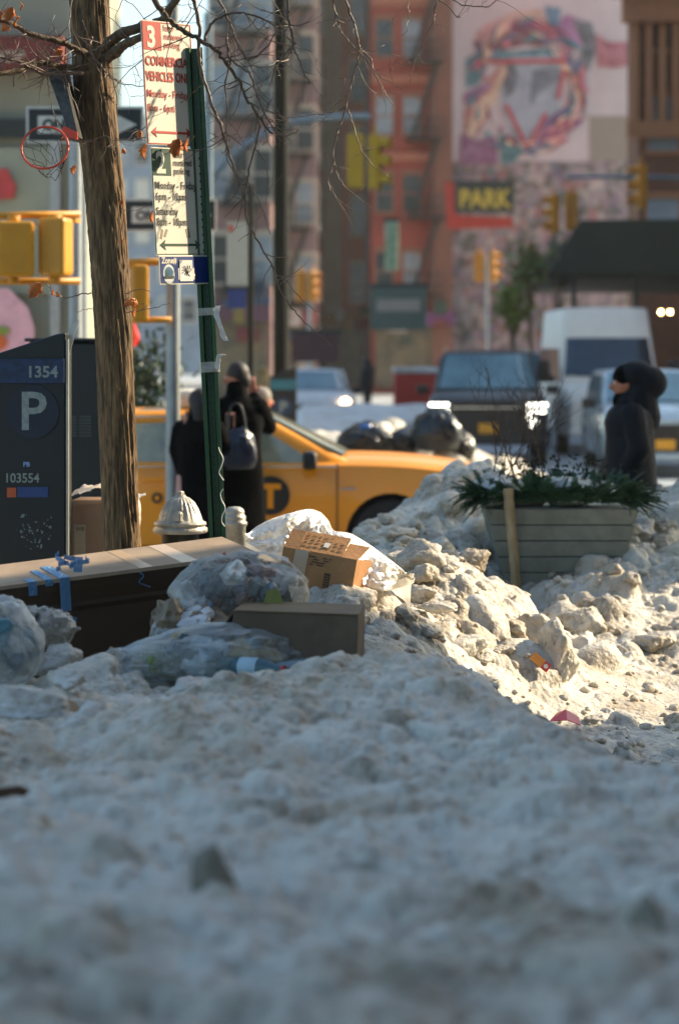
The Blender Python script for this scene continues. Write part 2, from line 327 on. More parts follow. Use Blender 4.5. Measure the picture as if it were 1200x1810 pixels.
for lo, hi, n, rmn, rmx in ((3.2, 8.6, 170, .04, .10), (8.6, 14.5, 330, .07, .17), (8.6, 14.5, 1500, .03, .075), (8.6, 14, 6500, .011, .035), (3.2, 8.6, 3600, .018, .06), (14, 18.5, 420, .06, .15), (14, 18.5, 2600, .025, .08), (24.5, 31, 240, .1, .3)):
    for k in range(n):
        y = g.uniform(lo, hi); x = g.uniform(-.175, .175)*y; r = rmn+(rmx-rmn)*g.uniform(0, 1)**2.2
        fl = math.exp(-(((x-1.75)/.75)**2+((y-11.4)/1.5)**2))
        if r > .02 and g.uniform() < fl*1.1: continue
        if (fl > .45 and g.uniform() < .5) or (r > .02 and (math.hypot(x-1.0, (y-10.6)*.5) < .25 or math.hypot(x-.94, (y-11.1)*.6) < .14)): continue
        lump(x, y, r, r*g.uniform(.4, .85)*(.85 if y < 8.6 else 1), g.uniform(.4, .8))
nx, ny = len(us), len(ys)
me = bpy.data.meshes.new('snow_ground')
vv = np.stack([XX.ravel(), YY.ravel(), H.ravel()], 1); idx = np.arange(nx*ny).reshape(ny, nx)
ff = np.stack([idx[:-1, :-1], idx[:-1, 1:], idx[1:, 1:], idx[1:, :-1]], -1).reshape(-1, 4)
me.vertices.add(len(vv)); me.vertices.foreach_set('co', vv.ravel()); me.loops.add(ff.size); me.loops.foreach_set('vertex_index', ff.ravel())
me.polygons.add(len(ff)); me.polygons.foreach_set('loop_start', np.arange(0, ff.size, 4)); me.polygons.foreach_set('loop_total', np.full(len(ff), 4))
me.update(calc_edges=True); me.polygons.foreach_set('use_smooth', [True]*len(me.polygons)); me.materials.append(SNOW)
o = bpy.data.objects.new('snow_ground', me); COL.objects.link(o); tag(o, kind='structure')
def ground_z(x, y):
    j = np.clip(np.searchsorted(us, x/y), 1, nx-1); i = np.clip(np.searchsorted(ys, y), 1, ny-1)
    return float(H[i, j])
# street beyond, kerb and pavement
ASPH = mat('wet_slushy_asphalt', '#6d7378', .5, var=.0, color2='#b9c0c4', scale=.5, bump=.3, bscale=20)
mb = MB(); mb.add([(-300, 34.5, .0), (300, 34.5, .0), (300, 900, 0), (-300, 900, 0)], [(0, 1, 2, 3)]); tag(mb.build('street', ASPH), kind='structure')
mb = MB(); mb.add([(-300, -60, -.06), (300, -60, -.06), (300, 34.6, -.06), (-300, 34.6, -.06)], [(0, 1, 2, 3)]); tag(mb.build('street_ground', ASPH), kind='structure')
mb = MB(); mb.bx(-12, -1.55, 36, 140, 0, .14); tag(mb.build('pavement', mat('concrete_pavement', '#8f8c86', .8, bump=.2)), kind='structure')
mb = MB(); mb.bx(7.9, 22, 30, 140, 0, .14); tag(mb.build('pavement', mat('concrete_pavement', '#8f8c86')), kind='structure')

# low bank of ploughed snow in the street beyond the bags
mb = MB(); vs = []; nu_, nv_ = 60, 60
for i in range(nu_+1):
    for j in range(nv_+1):
        px = 500+i*270/nu_; d = 36+j*16/nv_; e = min(1, i/8, (nu_-i)/4, j/6, (nv_-j)/5); e = max(0, e)**.5
        z = e*(.46+.40*j/nv_+.05*float(fbm(np.array([px*.02]), np.array([d*.3]), 1, 4, 3)[0])); vs.append(((px-600)*d/FPX, d, z-.02))
mb.add(vs, [(i*(nv_+1)+j, (i+1)*(nv_+1)+j, (i+1)*(nv_+1)+j+1, i*(nv_+1)+j+1) for i in range(nu_) for j in range(nv_)])
tag(mb.build('snow_bank', SNOWFAR, None, True), kind='structure')

# loose blocks of ice and snow
def chunk(px, py, d, w_, h_, dep, seed, label, m=None, sink=.35, grp='blocks of frozen snow'):
    """block whose middle is seen at px, py"""
    c = P(px, py, d); mb = MB(); v, f = rock((0, 0, 0), (w_/2, dep/2, h_/2), seed, 5, 14, .17, .07); mb.add(v, f)
    o = mb.build('snow_chunk', m or SNOW, None, True); o.location = c; return tag(o, label, 'snow chunk', grp)
chunk(984, 1164, 11.4, .23, .27, .2, 3, 'tall blocky boulder of dirty ice standing in the sunlit gutter beside the orange wrapper')
chunk(935, 1120, 11.9, .21, .2, .2, 8, 'leaning lump of ice just up the slope behind the tall boulder of ice')
chunk(855, 1115, 11.6, .16, .11, .15, 12, 'rounded snow lump halfway up the sunlit slope left of the leaning ice lump')
chunk(1000, 1090, 13.4, .34, .14, .25, 17, 'long flat block of snow, left one of the row behind the tall ice boulder')
chunk(1035, 1095, 13.25, .16, .15, .2, 21, 'squarish snow block in the middle of the row behind the tall ice boulder')
chunk(1085, 1088, 13.5, .17, .13, .2, 25, 'angular snow block at the right end of the row behind the tall ice boulder')
chunk(605, 1060, 10.45, .26, .15, .2, 29, 'big smooth lump of snow right in front of the printed open carton')
chunk(768, 1073, 11.0, .20, .06, .14, 33, 'flat slab of snow lying on the sunlit slope below the ridge')
chunk(880, 1152, 11.3, .13, .08, .12, 37, 'small snow lump low on the sunlit slope left of the orange wrapper')
chunk(760, 1000, 12.2, .22, .10, .2, 41, 'lump crowning the top of the sunlit snow ridge')
chunk(840, 1250-30, 10.9, .09, .06, .09, 45, 'small nub of snow near the foot of the sunlit slope')
chunk(915, 1075, 12.3, .13, .11, .12, 47, 'round snow ball perched on the right shoulder of the sunlit ridge')
chunk(55, 1255, 7.9, .30, .15, .25, 51, 'wide shaded slab of snow at the left edge below the cardboard strip', SNOWC)
chunk(120, 1200, 8.3, .13, .07, .16, 55, 'pale wedge of snow under the blue-filled rubbish bag', SNOWC)
chunk(150, 1290, 7.5, .19, .13, .2, 59, 'shaded angular snow block in front of the cardboard scrap', SNOWC)
chunk(108, 1175, 8.8, .17, .12, .16, 63, 'rounded shaded snow block under the dark brown carton', SNOWC)
chunk(1190, 1278, 11.0, .08, .07, .08, 67, 'small brown lump of dirty snow by the right edge of the gutter')
chunk(1045, 1272, 10.9, .07, .035, .07, 71, 'little dark clod of dirty snow beside the red booklet')
chunk(375, 1560, 4.55, .08, .13, .06, 75, 'dark upright clod standing in the blurred foreground snow', GRIME)
chunk(1140, 1640, 4.05, .07, .11, .05, 79, 'dark grimy clod at the lower right of the foreground snow', GRIME)
chunk(330, 1215, 8.35, .10, .06, .1, 83, 'pale snow lump at the foot of the clear rubbish bag', SNOWC)
# crumbs of snow too many to count
mb = MB(); g2 = np.random.RandomState(9)
for k in range(800):
    y = g2.uniform(9.6, 15.0); x = g2.uniform(-.05, .16)*y; r = .006+.022*g2.uniform()**3
    if -.0 > x and y > 11: continue
    v, f = rock((x, y, ground_z(x, y)+r*.4), (r*g2.uniform(.8, 1.4), r, r*.8), k, 2, 8, .1, .1); mb.add(v, f)
for k in range(190):
    y = g2.uniform(9.9, 15.5); x = g2.uniform(-.0, .15)*y; r = .022+.06*g2.uniform()**1.5
    if math.exp(-(((x-1.75)/.75)**2+((y-11.4)/1.5)**2)) > .45 or math.hypot(x-1.0, (y-10.7)*.6) < .24 or math.hypot(x-1.0, (y-11.2)*.5) < .28: continue
    v, f = rock((x, y, ground_z(x, y)+r*.08), (r*g2.uniform(.8, 1.5), r, r*g2.uniform(.6, .9)), k+3000, 4, 10, .24, .06); mb.add(v, f)
tag(mb.build('snow_crumbs', SNOW, None, True), 'fine crumbs and pellets of snow strewn over the sunlit slope', 'snow crumbs', kind='stuff')

# ---------------------------------------------------------------- buildings
def brick(name, c1, c2, mortar, scale=1.0):
    m = bpy.data.materials.new(name); m.use_nodes = True; nt = m.node_tree; N = nt.nodes.new; L = nt.links.new; b = nt.nodes['Principled BSDF']; b.inputs['Roughness'].default_value = .85
    tc = N('ShaderNodeTexCoord'); mp = N('ShaderNodeMapping'); mp.inputs['Rotation'].default_value = (R(90), 0, 0); L(tc.outputs['Object'], mp.inputs[0])
    br = N('ShaderNodeTexBrick'); br.inputs['Scale'].default_value = 3*scale; br.inputs[1].default_value = (*lin(c1), 1); br.inputs[2].default_value = (*lin(c2), 1); br.inputs[3].default_value = (*lin(mortar), 1)
    L(mp.outputs[0], br.inputs[0]); nz = N('ShaderNodeTexNoise'); nz.inputs['Scale'].default_value = .35; nz.inputs['Detail'].default_value = 8; L(tc.outputs['Object'], nz.inputs[0])
    mx = N('ShaderNodeMix'); mx.data_type = 'RGBA'; mx.blend_type = 'MULTIPLY'; mx.inputs[0].default_value = .7; L(br.outputs[0], mx.inputs[6])
    rp = N('ShaderNodeValToRGB'); rp.color_ramp.elements[0].color = (.45, .45, .45, 1); rp.color_ramp.elements[1].color = (1.25, 1.2, 1.15, 1); rp.color_ramp.elements[0].position = .3; rp.color_ramp.elements[1].position = .7
    L(nz.outputs[0], rp.inputs[0]); L(rp.outputs[0], mx.inputs[7]); L(mx.outputs[2], b.inputs['Base Color']); return m
STONE = mat('pale_stone_trim', '#b8ab98', .8, bump=.2); DARKMET = mat('dark_painted_iron', '#1c2422', .5); GLASSW = mat('window_glass', '#26343c', .12, var=.3, scale=.4)
GLASSL = mat('pale_window_glass', '#8d9aa2', .15, var=.4, scale=.5); SHADE = mat('window_shade_cloth', '#c9c2b0', .8)
def window_proto(parent, w_, h_, fr, trim, pane=None):
    mb = MB(); t = .09
    mb.bx(-w_/2-t, w_/2+t, -.10, .02, h_, h_+.2); mb.bx(-w_/2-t, w_/2+t, -.14, .02, -.14, 0)
    mb.bx(-w_/2-t, -w_/2, -.06, .02, 0, h_); mb.bx(w_/2, w_/2+t, -.06, .02, 0, h_); mb.bx(-w_/2, w_/2, -.05, .02, h_/2-.04, h_/2+.04)
    o = mb.build('window', trim, parent); q = MB().bx(-w_/2, w_/2, -.028, .015, 0, h_/2-.04).bx(-w_/2, w_/2, -.028, .015, h_/2+.04, h_).build('pane', pane or GLASSW, o); return o
def building(name, label, x0, x1, y0, dep, h, wallm, trim=None, cols=4, floors=6, f0=4.2, fh=3.1, ww=1.0, wh=1.7, side=None, cornice=True, panes=None, group='tenement buildings along the street', ground=None, seed=1, skip=()):
    r = empty(name, ((x0+x1)/2, y0, 0), 0, label, 'building', group); W = x1-x0; trim = trim or STONE
    MB().bx(-W/2, W/2, 0, dep, 0, h).build('wall', wallm, r)
    gg = random.Random(seed); protos = [window_proto(r, ww, wh, None, trim, p) for p in (panes or [GLASSW, GLASSL])]; used = set()
    def put(loc, rz):
        k = gg.randrange(len(protos))
        o = protos[k] if k not in used else copy_tree(protos[k], r); used.add(k); o.location = loc; o.rotation_euler = (0, 0, rz)
    for f in range(floors):
        for c in range(cols):
            if (f, c) in skip: continue
            put((-W/2+W*(c+.5)/cols, -.001, f0+f*fh), 0)
    if side:
        sx, n = (W/2, side) if side > 0 else (-W/2, -side)
        for f in range(floors):
            for c in range(n):
                if len(r.children) < 99: put((sx+(.001 if sx > 0 else -.001), dep*(c+.5)/n, f0+f*fh), R(90) if sx > 0 else R(-90))
    for k, p in enumerate(protos):
        if k not in used: 
            for ch in list(p.children): bpy.data.objects.remove(ch)
            bpy.data.objects.remove(p)
    if cornice: MB().bx(-W/2-.3, W/2+.3, -.6, dep, h+.002, h+.8).bx(-W/2-.1, W/2+.1, -.3, .0-.002, h-.5, h).build('cornice', trim, r)
    if ground:
        MB().bx(-W/2+.2, W/2-.2, -.12, -.003, .3, 3.0).build('shopfront', ground, r)
        for q_ in range(5):
            a_ = gg.uniform(-W/2+.2, W/2-.6); z_ = gg.uniform(1.0, 4.0); c_ = gg.choice(['#a8a49a', '#6a2c26', '#2c4438', '#8a7a3c', '#3c5068', '#c4bfb4'])
            MB().bx(a_, a_+gg.uniform(.3, .9), -.62-.02*q_, -.52-.02*q_, z_, z_+gg.uniform(.2, .7)).build('hanging_board', mat('board_paint_'+c_.strip('#'), c_, .6, var=.4, scale=4), r)
        MB().bx(-W/2, W/2, -.5, -.004, 3.0, 3.6).build('shop_sign', mat('shop_sign_paint_%d' % seed, (gg.uniform(.02, .3), gg.uniform(.03, .2), gg.uniform(.03, .2))), r)
    return r
def fire_escape(r, x, w_, z0, floors, fh, m=DARKMET, y=-.02):
    mb = MB()
    for f in range(floors):
        z = z0+f*fh; mb.bx(x-w_/2, x+w_/2, y-1.0, y-.03, z-.35, z-.28)
        for zz in (.15, .6): mb.bx(x-w_/2, x+w_/2, y-1.0, y-.96, z+zz, z+zz+.05)
        for k in range(7): xx = x-w_/2+w_*k/6; mb.bx(xx-.02, xx+.02, y-.95, y-.91, z-.28, z+.6)
        if f < floors-1: mb.tube([(x-w_*.35, y-.5, z-.28), (x+w_*.35, y-.5, z-.28+fh)], .12, 4)
    mb.build('fire_escape', m, r)
SHOPG = mat('dim_shopfront_glass', '#3c4440', .2, color2='#8a7a5c', scale=1.2)
REDB = brick('red_brick', '#a64638', '#8e392e', '#9c7060'); MAUVE = brick('mauve_brick', '#97736c', '#82645f', '#9a8a86'); BROWNB = brick('brown_brick', '#7d4c36', '#683f2d', '#7d6450')
BLUEG = mat('blue_grey_render', '#7e8a94', .8, var=.25, scale=.5); PINKB = mat('faded_pink_render', '#b5806c', .85, var=.2, scale=.4); TAN = mat('tan_stone', '#a3947c', .85, var=.2, scale=.6)
def X(px, d): return (px-600)*d/FPX
building('tower_block', 'distant pale blue-grey building filling the street end below the white patch of sky', X(150, 190), X(395, 190), 190, 14, 19.5, BLUEG, cols=6, floors=5, seed=2, panes=[GLASSW, GLASSL, SHADE])
b = building('brick_tenement', 'mauve-grey tenement with dark fire escape right behind the dark lamp post', X(372, 88), X(480, 88), 88, 12, 24, MAUVE, cols=3, floors=6, f0=4.4, ww=.75, side=4, ground=SHOPG, seed=3); fire_escape(b, 0, 1.6, 4.4, 6, 3.1)
b = building('brick_tenement', 'mauve brick tenement with pale window surrounds right of the lamp post', X(478, 102), X(560, 102), 102, 12, 25, mat('dusty_mauve_render', '#8d7472', .85, var=.25, scale=.5), cols=2, floors=7, f0=4.2, ww=.7, side=4, ground=SHOPG, seed=4); fire_escape(b, .0, 1.5, 4.2, 6, 3.1)
b = building('brick_tenement', 'faded pink and tan tenement between the mauve and the red brick houses', X(558, 112), X(660, 112), 112, 12, 26, PINKB, cols=2, floors=7, f0=4.2, ww=.7, ground=SHOPG, seed=5)
MB().bx(-.95, -.15, -.35, -.003, .0, 25).build('pilaster', TAN, b); MB().bx(.9, 1.25, -.5, -.003, 0, 25).build('drainpipe', mat('grey_drainpipe', '#8a8d90', .5), b)
b = building('brick_tenement', 'tall red brick tenement with black fire escape balconies left of the painted wall', X(655, 106), X(800, 106), 106, 10, 27, REDB, mat('sooty_sandstone', '#8f6552', .85), cols=3, floors=7, f0=4.6, fh=3.4, ww=.72, wh=1.6, ground=SHOPG, seed=6)
fire_escape(b, .55, 1.6, 4.6, 7, 3.4)
MB().bx(.9, 1.78, -.4, -.003, 0, 27).build('pilaster', mat('brown_sandstone', '#7a5040', .85), b)
for zq in (10.2, 13.6, 17.0): MB().bx(-1.8, 1.78, -.25, -.004, zq, zq+.38).build('string_course', mat('pinkish_stone_band', '#a66a54', .85), b)

# wall with the big painting
MD = 118
r = empty('mural_building', (X(965, MD), MD, 0), 0, 'white rendered building whose whole blank wall carries a huge colourful painting', 'building')
WW = (1150-790)*MD/FPX/2; MB().bx(-WW, WW, 0, 10, 0, 24).build('wall', mat('white_render', '#c2bcba', .85, var=.12, scale=.3), r)
def W2(px, py): return ((px-965)*MD/FPX, EYE-(py-HOR)*MD/FPX)
GRAF = bpy.data.materials.new('sprayed_graffiti'); GRAF.use_nodes = True; nt = GRAF.node_tree; N = nt.nodes.new; L = nt.links.new
tc = N('ShaderNodeTexCoord'); n0 = N('ShaderNodeTexNoise'); n0.inputs['Scale'].default_value = .9; n0.inputs['Detail'].default_value = 3; n0.inputs['Distortion'].default_value = 2.0; L(tc.outputs['Object'], n0.inputs[0])
mxv = N('ShaderNodeMix'); mxv.data_type = 'RGBA'; mxv.inputs[0].default_value = .35; L(tc.outputs['Object'], mxv.inputs[6]); L(n0.outputs[1], mxv.inputs[7])
v1 = N('ShaderNodeTexVoronoi'); v1.inputs['Scale'].default_value = 4.6; L(mxv.outputs[2], v1.inputs[0]); rp = N('ShaderNodeValToRGB'); rp.color_ramp.interpolation = 'CONSTANT'
sp = N('ShaderNodeSeparateColor'); L(v1.outputs['Color'], sp.inputs[0]); L(sp.outputs[0], rp.inputs[0])
for i, (p_, c_) in enumerate(((0, '#8f8a90'), (.17, '#33403a'), (.3, '#a58a98'), (.42, '#4a3a48'), (.5, '#9a5058'), (.6, '#b8aea4'), (.74, '#4f7480'), (.82, '#76648a'), (.9, '#3c4430'))):
    e = rp.color_ramp.elements[i] if i < 2 else rp.color_ramp.elements.new(p_); e.position = p_; e.color = (*lin(c_), 1)
n9 = N('ShaderNodeTexNoise'); n9.inputs['Scale'].default_value = .55; n9.inputs['Detail'].default_value = 7; n9.inputs['Roughness'].default_value = .7; L(tc.outputs['Object'], n9.inputs[0])
r9 = N('ShaderNodeValToRGB'); r9.color_ramp.elements[0].position = .4; r9.color_ramp.elements[0].color = (*lin('#3a4034'), 1); r9.color_ramp.elements[1].position = .62; r9.color_ramp.elements[1].color = (*lin('#b0a49c'), 1); L(n9.outputs[0], r9.inputs[0])
m9 = N('ShaderNodeMix'); m9.data_type = 'RGBA'; m9.inputs[0].default_value = .5; L(rp.outputs[0], m9.inputs[6]); L(r9.outputs[0], m9.inputs[7])
L(m9.outputs[2], nt.nodes['Principled BSDF'].inputs['Base Color']); nt.nodes['Principled BSDF'].inputs['Roughness'].default_value = .8
MB().bx(W2(800, 0)[0], W2(1130, 0)[0], -.010, -.002, .2, W2(0, 285)[1]).build('graffiti_band', GRAF, r)
MB().bx(W2(1040, 0)[0], W2(1130, 0)[0], -.011, -.003, W2(0, 285)[1]+.004, W2(0, 205)[1]).build('beige_band', mat('beige_paint', '#8f8a7c', .8), r)
SH = [('#d9b9a0', [(836, 62), (870, 40), (905, 20), (955, 15), (965, 42), (930, 50), (895, 72), (850, 80)]),
 ('#cf9c94', [(836, 62), (862, 40), (890, 30), (870, 60), (850, 78)]),
 ('#7c3b46', [(834, 70), (870, 78), (905, 55), (940, 36), (970, 42), (978, 66), (960, 84), (930, 80), (890, 88), (840, 90)]),
 ('#3f8890', [(822, 105), (850, 88), (905, 90), (970, 84), (985, 110), (940, 112), (860, 115), (845, 150), (822, 155)]),
 ('#9db3bd', [(905, 100), (970, 98), (990, 115), (995, 160), (985, 205), (955, 250), (925, 262), (900, 235), (885, 190), (882, 140)]),
 ('#5d7480', [(940, 125), (985, 118), (990, 140), (975, 150), (950, 170), (935, 190)]),
 ('#425663', [(885, 115), (905, 105), (915, 130), (908, 165), (892, 172)]),
 ('#b9786a', [(830, 170), (880, 120), (892, 105), (896, 130), (870, 180), (850, 230), (822, 262), (818, 200)]),
 ('#e0c7a4', [(835, 190), (865, 165), (890, 112), (894, 125), (876, 180), (850, 215), (830, 250), (826, 235)]),
 ('#97668f', [(820, 165), (860, 145), (870, 150), (835, 182), (818, 182)]),
 ('#6f4c86', [(960, 215), (990, 195), (1015, 175), (1020, 215), (1000, 235), (965, 260), (945, 262)]),
 ('#2f7f86', [(880, 235), (905, 245), (925, 266), (905, 290), (885, 290)]),
 ('#a56a9c', [(975, 50), (1000, 25), (1035, 40), (1040, 70), (1010, 95), (990, 85)]),
 ('#4a585f', [(1010, 35), (1045, 40), (1055, 80), (1040, 125), (1022, 120), (1030, 80)]),
 ('#b0606c', [(1052, 60), (1075, 75), (1120, 75), (1125, 115), (1085, 120), (1055, 118)]),
 ('#3d7f9a', [(962, 12), (990, 15), (985, 50), (970, 45)]),
 ('#a46040', [(995, 105), (1020, 118), (1028, 150), (1030, 185), (1015, 180), (1005, 150)]),
 ('#d8a89a', [(1000, 165), (1030, 180), (1035, 205), (1010, 215)]),
 ('#8f4f7c', [(815, 235), (845, 250), (875, 240), (880, 290), (812, 292)])]
mb = MB(); mats = []
for k, (c_, poly) in enumerate(SH):
    mats.append(mat('mural_paint_%d' % k, tuple(v*.6 for v in lin(c_)), .8, color2=tuple(.15+.8*v for v in lin(c_)), scale=1.1+.5*(k % 4))); mb.cur = k; mb.prism([W2(*p) for p in poly], -.006-.005*k, -.002-.005*k)
for seg in (((838, 110), (1000, 108)), ((1000, 108), (985, 175)), ((840, 110), (856, 140)), ((893, 185), (932, 262)), ((932, 262), (965, 200))):
    mb.cur = len(SH); (a0, a1), (b0, b1) = W2(*seg[0]), W2(*seg[1]); nrm = Vector((-(b1-a1), b0-a0)).normalized()*.09
    mb.prism([(a0+nrm.x, a1+nrm.y), (b0+nrm.x, b1+nrm.y), (b0-nrm.x, b1-nrm.y), (a0-nrm.x, a1-nrm.y)], -.125, -.11)
gm = random.Random(77); dab0 = len(SH)+1
mats.append(mat('mural_red_line', '#b8434b', .8))
for q_, c_ in enumerate(('#8a4f78', '#3f8890', '#d8a89a', '#7c3b46', '#e0c7a4', '#5d6f8a', '#c06a78')):
    mats.append(mat('mural_dab_%d' % q_, c_, .8)); mb.cur = dab0+q_
    for _ in range(20):
        a_ = gm.uniform(-2.9, 1.2) if gm.random() < .7 else gm.uniform(-3.14, 3.14); R_ = gm.uniform(.82, 1.15); cx_, cz_ = W2(930+92*R_*math.cos(a_), 158+108*R_*math.sin(a_)*(1 if math.sin(a_) < 0 else .95))
        t_ = a_+gm.uniform(.9, 2.2); l_, w_ = gm.uniform(.15, .75), gm.uniform(.05, .16); ux, uz = math.cos(t_), -math.sin(t_); y_ = -.13-.004*gm.randrange(9)-.04*q_/7
        mb.prism([(cx_-ux*l_, cz_-uz*l_), (cx_-uz*w_, cz_+ux*w_), (cx_+ux*l_, cz_+uz*l_), (cx_+uz*w_, cz_-ux*w_)], y_-.003, y_)
_unused = (mat('mural_red_line', '#b8434b', .8),); mb.build('mural', mats, r)

# right-hand brown building and the dark shed over the pavement
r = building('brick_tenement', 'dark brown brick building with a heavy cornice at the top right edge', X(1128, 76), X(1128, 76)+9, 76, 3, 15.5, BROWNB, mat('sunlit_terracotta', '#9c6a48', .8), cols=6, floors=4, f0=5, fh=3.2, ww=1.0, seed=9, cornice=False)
mb = MB(); c0 = -4.5
mb.bx(c0-.55, c0+9, -.7, -.003, 12.2, 13.0).bx(c0-.9, c0+9, -1.0, -.003, 13.0, 14.2).bx(c0-.4, c0+9, -.5, -.003, 8.6, 9.1)
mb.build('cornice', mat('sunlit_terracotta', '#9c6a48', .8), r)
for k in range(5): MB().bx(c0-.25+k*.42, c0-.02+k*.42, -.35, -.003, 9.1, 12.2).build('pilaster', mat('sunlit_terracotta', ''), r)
r = empty('sidewalk_shed', (X(1095, 58), 58, 0), 0, 'dark green plywood sidewalk shed along the right pavement with posts below', 'sidewalk shed')
x0, x1 = X(945, 58)-X(1095, 58), X(1500, 58)-X(1095, 58); SHG = mat('dark_green_hoarding', '#232f27', .7, var=.3, scale=.8)
zt = EYE+(618-388)*58/FPX; zb_ = EYE+(618-484)*58/FPX
MB().add([(X(1025, 58)-X(1095, 58), 0, zt-.02), (x1, 0, zt+.06), (x1, 0, zb_), (x0+.3, 0, zb_), (X(1025, 58)-X(1095, 58), .25, zt-.02), (x1, .25, zt+.06), (x1, .25, zb_), (x0+.3, .25, zb_)], [(0, 1, 2, 3), (4, 5, 6, 7), (0, 4, 5, 1), (1, 5, 6, 2), (2, 6, 7, 3), (3, 7, 4, 0)]).build('parapet', SHG, r)
MB().bx(x0+.3, x1, .26, 16, zb_-.1, zb_+.1).build('deck', SHG, r)
for k in range(5):
    MB().bx(x0+.9+k*1.5, x0+1.02+k*1.5, .3+k*.001, .42, 0, zb_-.1).build('post', DARKMET, r)
for k in range(2): MB().ell((x0+3.0+k*.22, -.1, 2.85), (.035, .035, .035), 8, 6).build('lamp', mat('warm_bulb', '#ffd28a', emit=30), r)
# shop building on the left
r = empty('corner_building', (-7.2, 30, 0), 0, 'pale green-grey corner building with a shopfront and red sign at the left edge', 'building')
GG = mat('pale_green_grey_render', '#8f9282', .8, var=.1, scale=.6)
xr = X(150, 30)+7.2
MB().bx(-9, xr, 0, 5, 0, 16).build('wall', GG, r)
MB().bx(-9, xr-.1, -.15, -.003, EYE+(618-245)*30/FPX, EYE+(618-212)*30/FPX).build('fascia_band', DARKMET, r)
def zc(py, d=30): return EYE+(618-py)*d/FPX
MB().bx(-9, X(118, 30)+7.2, -.5, -.02, zc(128), zc(72)).build('shop_sign', mat('dark_red_sign', '#6d2a22', .6), r)
text('POP SHOP', .2, mat('sign_cream', '#c9bda8'), r, (X(0, 30)+7.2-.55, -.505, zc(118)))
MB().bx(-9, X(100, 30)+7.2, -.08, -.004, zc(520), zc(262)).build('shop_window', mat('shop_window_glass', '#7a8070', .15, color2='#9a9c88', scale=.7), r)
mb = MB()
for px in (100, 146): mb.bx(X(px, 30)+7.2-.06, X(px, 30)+7.2+.06, -.14, -.005, 0, zc(250))
mb.build('mullion', mat('pale_grey_frame', '#9aa0a0', .5), r)
pk = MB().prism([(X(a, 30)+7.2, zc(b_)) for a, b_ in ((-40, 512), (20, 510), (55, 545), (66, 580), (64, 640), (-40, 640))], -.30, -.24).build('poster', mat('pink_poster', '#d9a7b4', .6), r)
MB().ell((X(2, 30)+7.2, -.33, zc(605)), (.13, .02, .1), 12, 6).build('poster_patch', mat('poster_orange', '#c8622c'), pk); MB().ell((X(8, 30)+7.2, -.33, zc(585)), (.12, .02, .06), 12, 6).build('poster_patch', mat('poster_green', '#7e8f3a'), pk)
MB().prism([(X(a, 30)+7.2, zc(b_)) for a, b_ in ((-20, 310), (15, 298), (32, 330), (28, 352), (-20, 356))], -.2, -.14).build('window_decal', mat('red_decal', '#b8403e', .6), r)
MB().bx(X(60, 30)+7.2, xr, -.12, -.006, .1, zc(640)).build('stall_riser', mat('dark_green_paint', '#1e2a22', .6), r)
# unseen blocks added on the right to shade the street, leaving a sun gap
building('corner_building', 'unseen brick block added right of the street to shade the near snow', 10, 24, -25, 40.0, 26, BROWNB, cols=5, floors=6, seed=12, group=None)
building('corner_building', 'unseen brick block added farther up on the right to shade the planter', 10.8, 14.6, 20.0, 4.1, 14, MAUVE, cols=2, floors=3, seed=13, group=None)
building('corner_building', 'unseen brick block added beyond the narrow one on the right to shade the street', 10.9, 14.7, 41, 32, 15, BROWNB, cols=2, floors=3, seed=14, group=None)

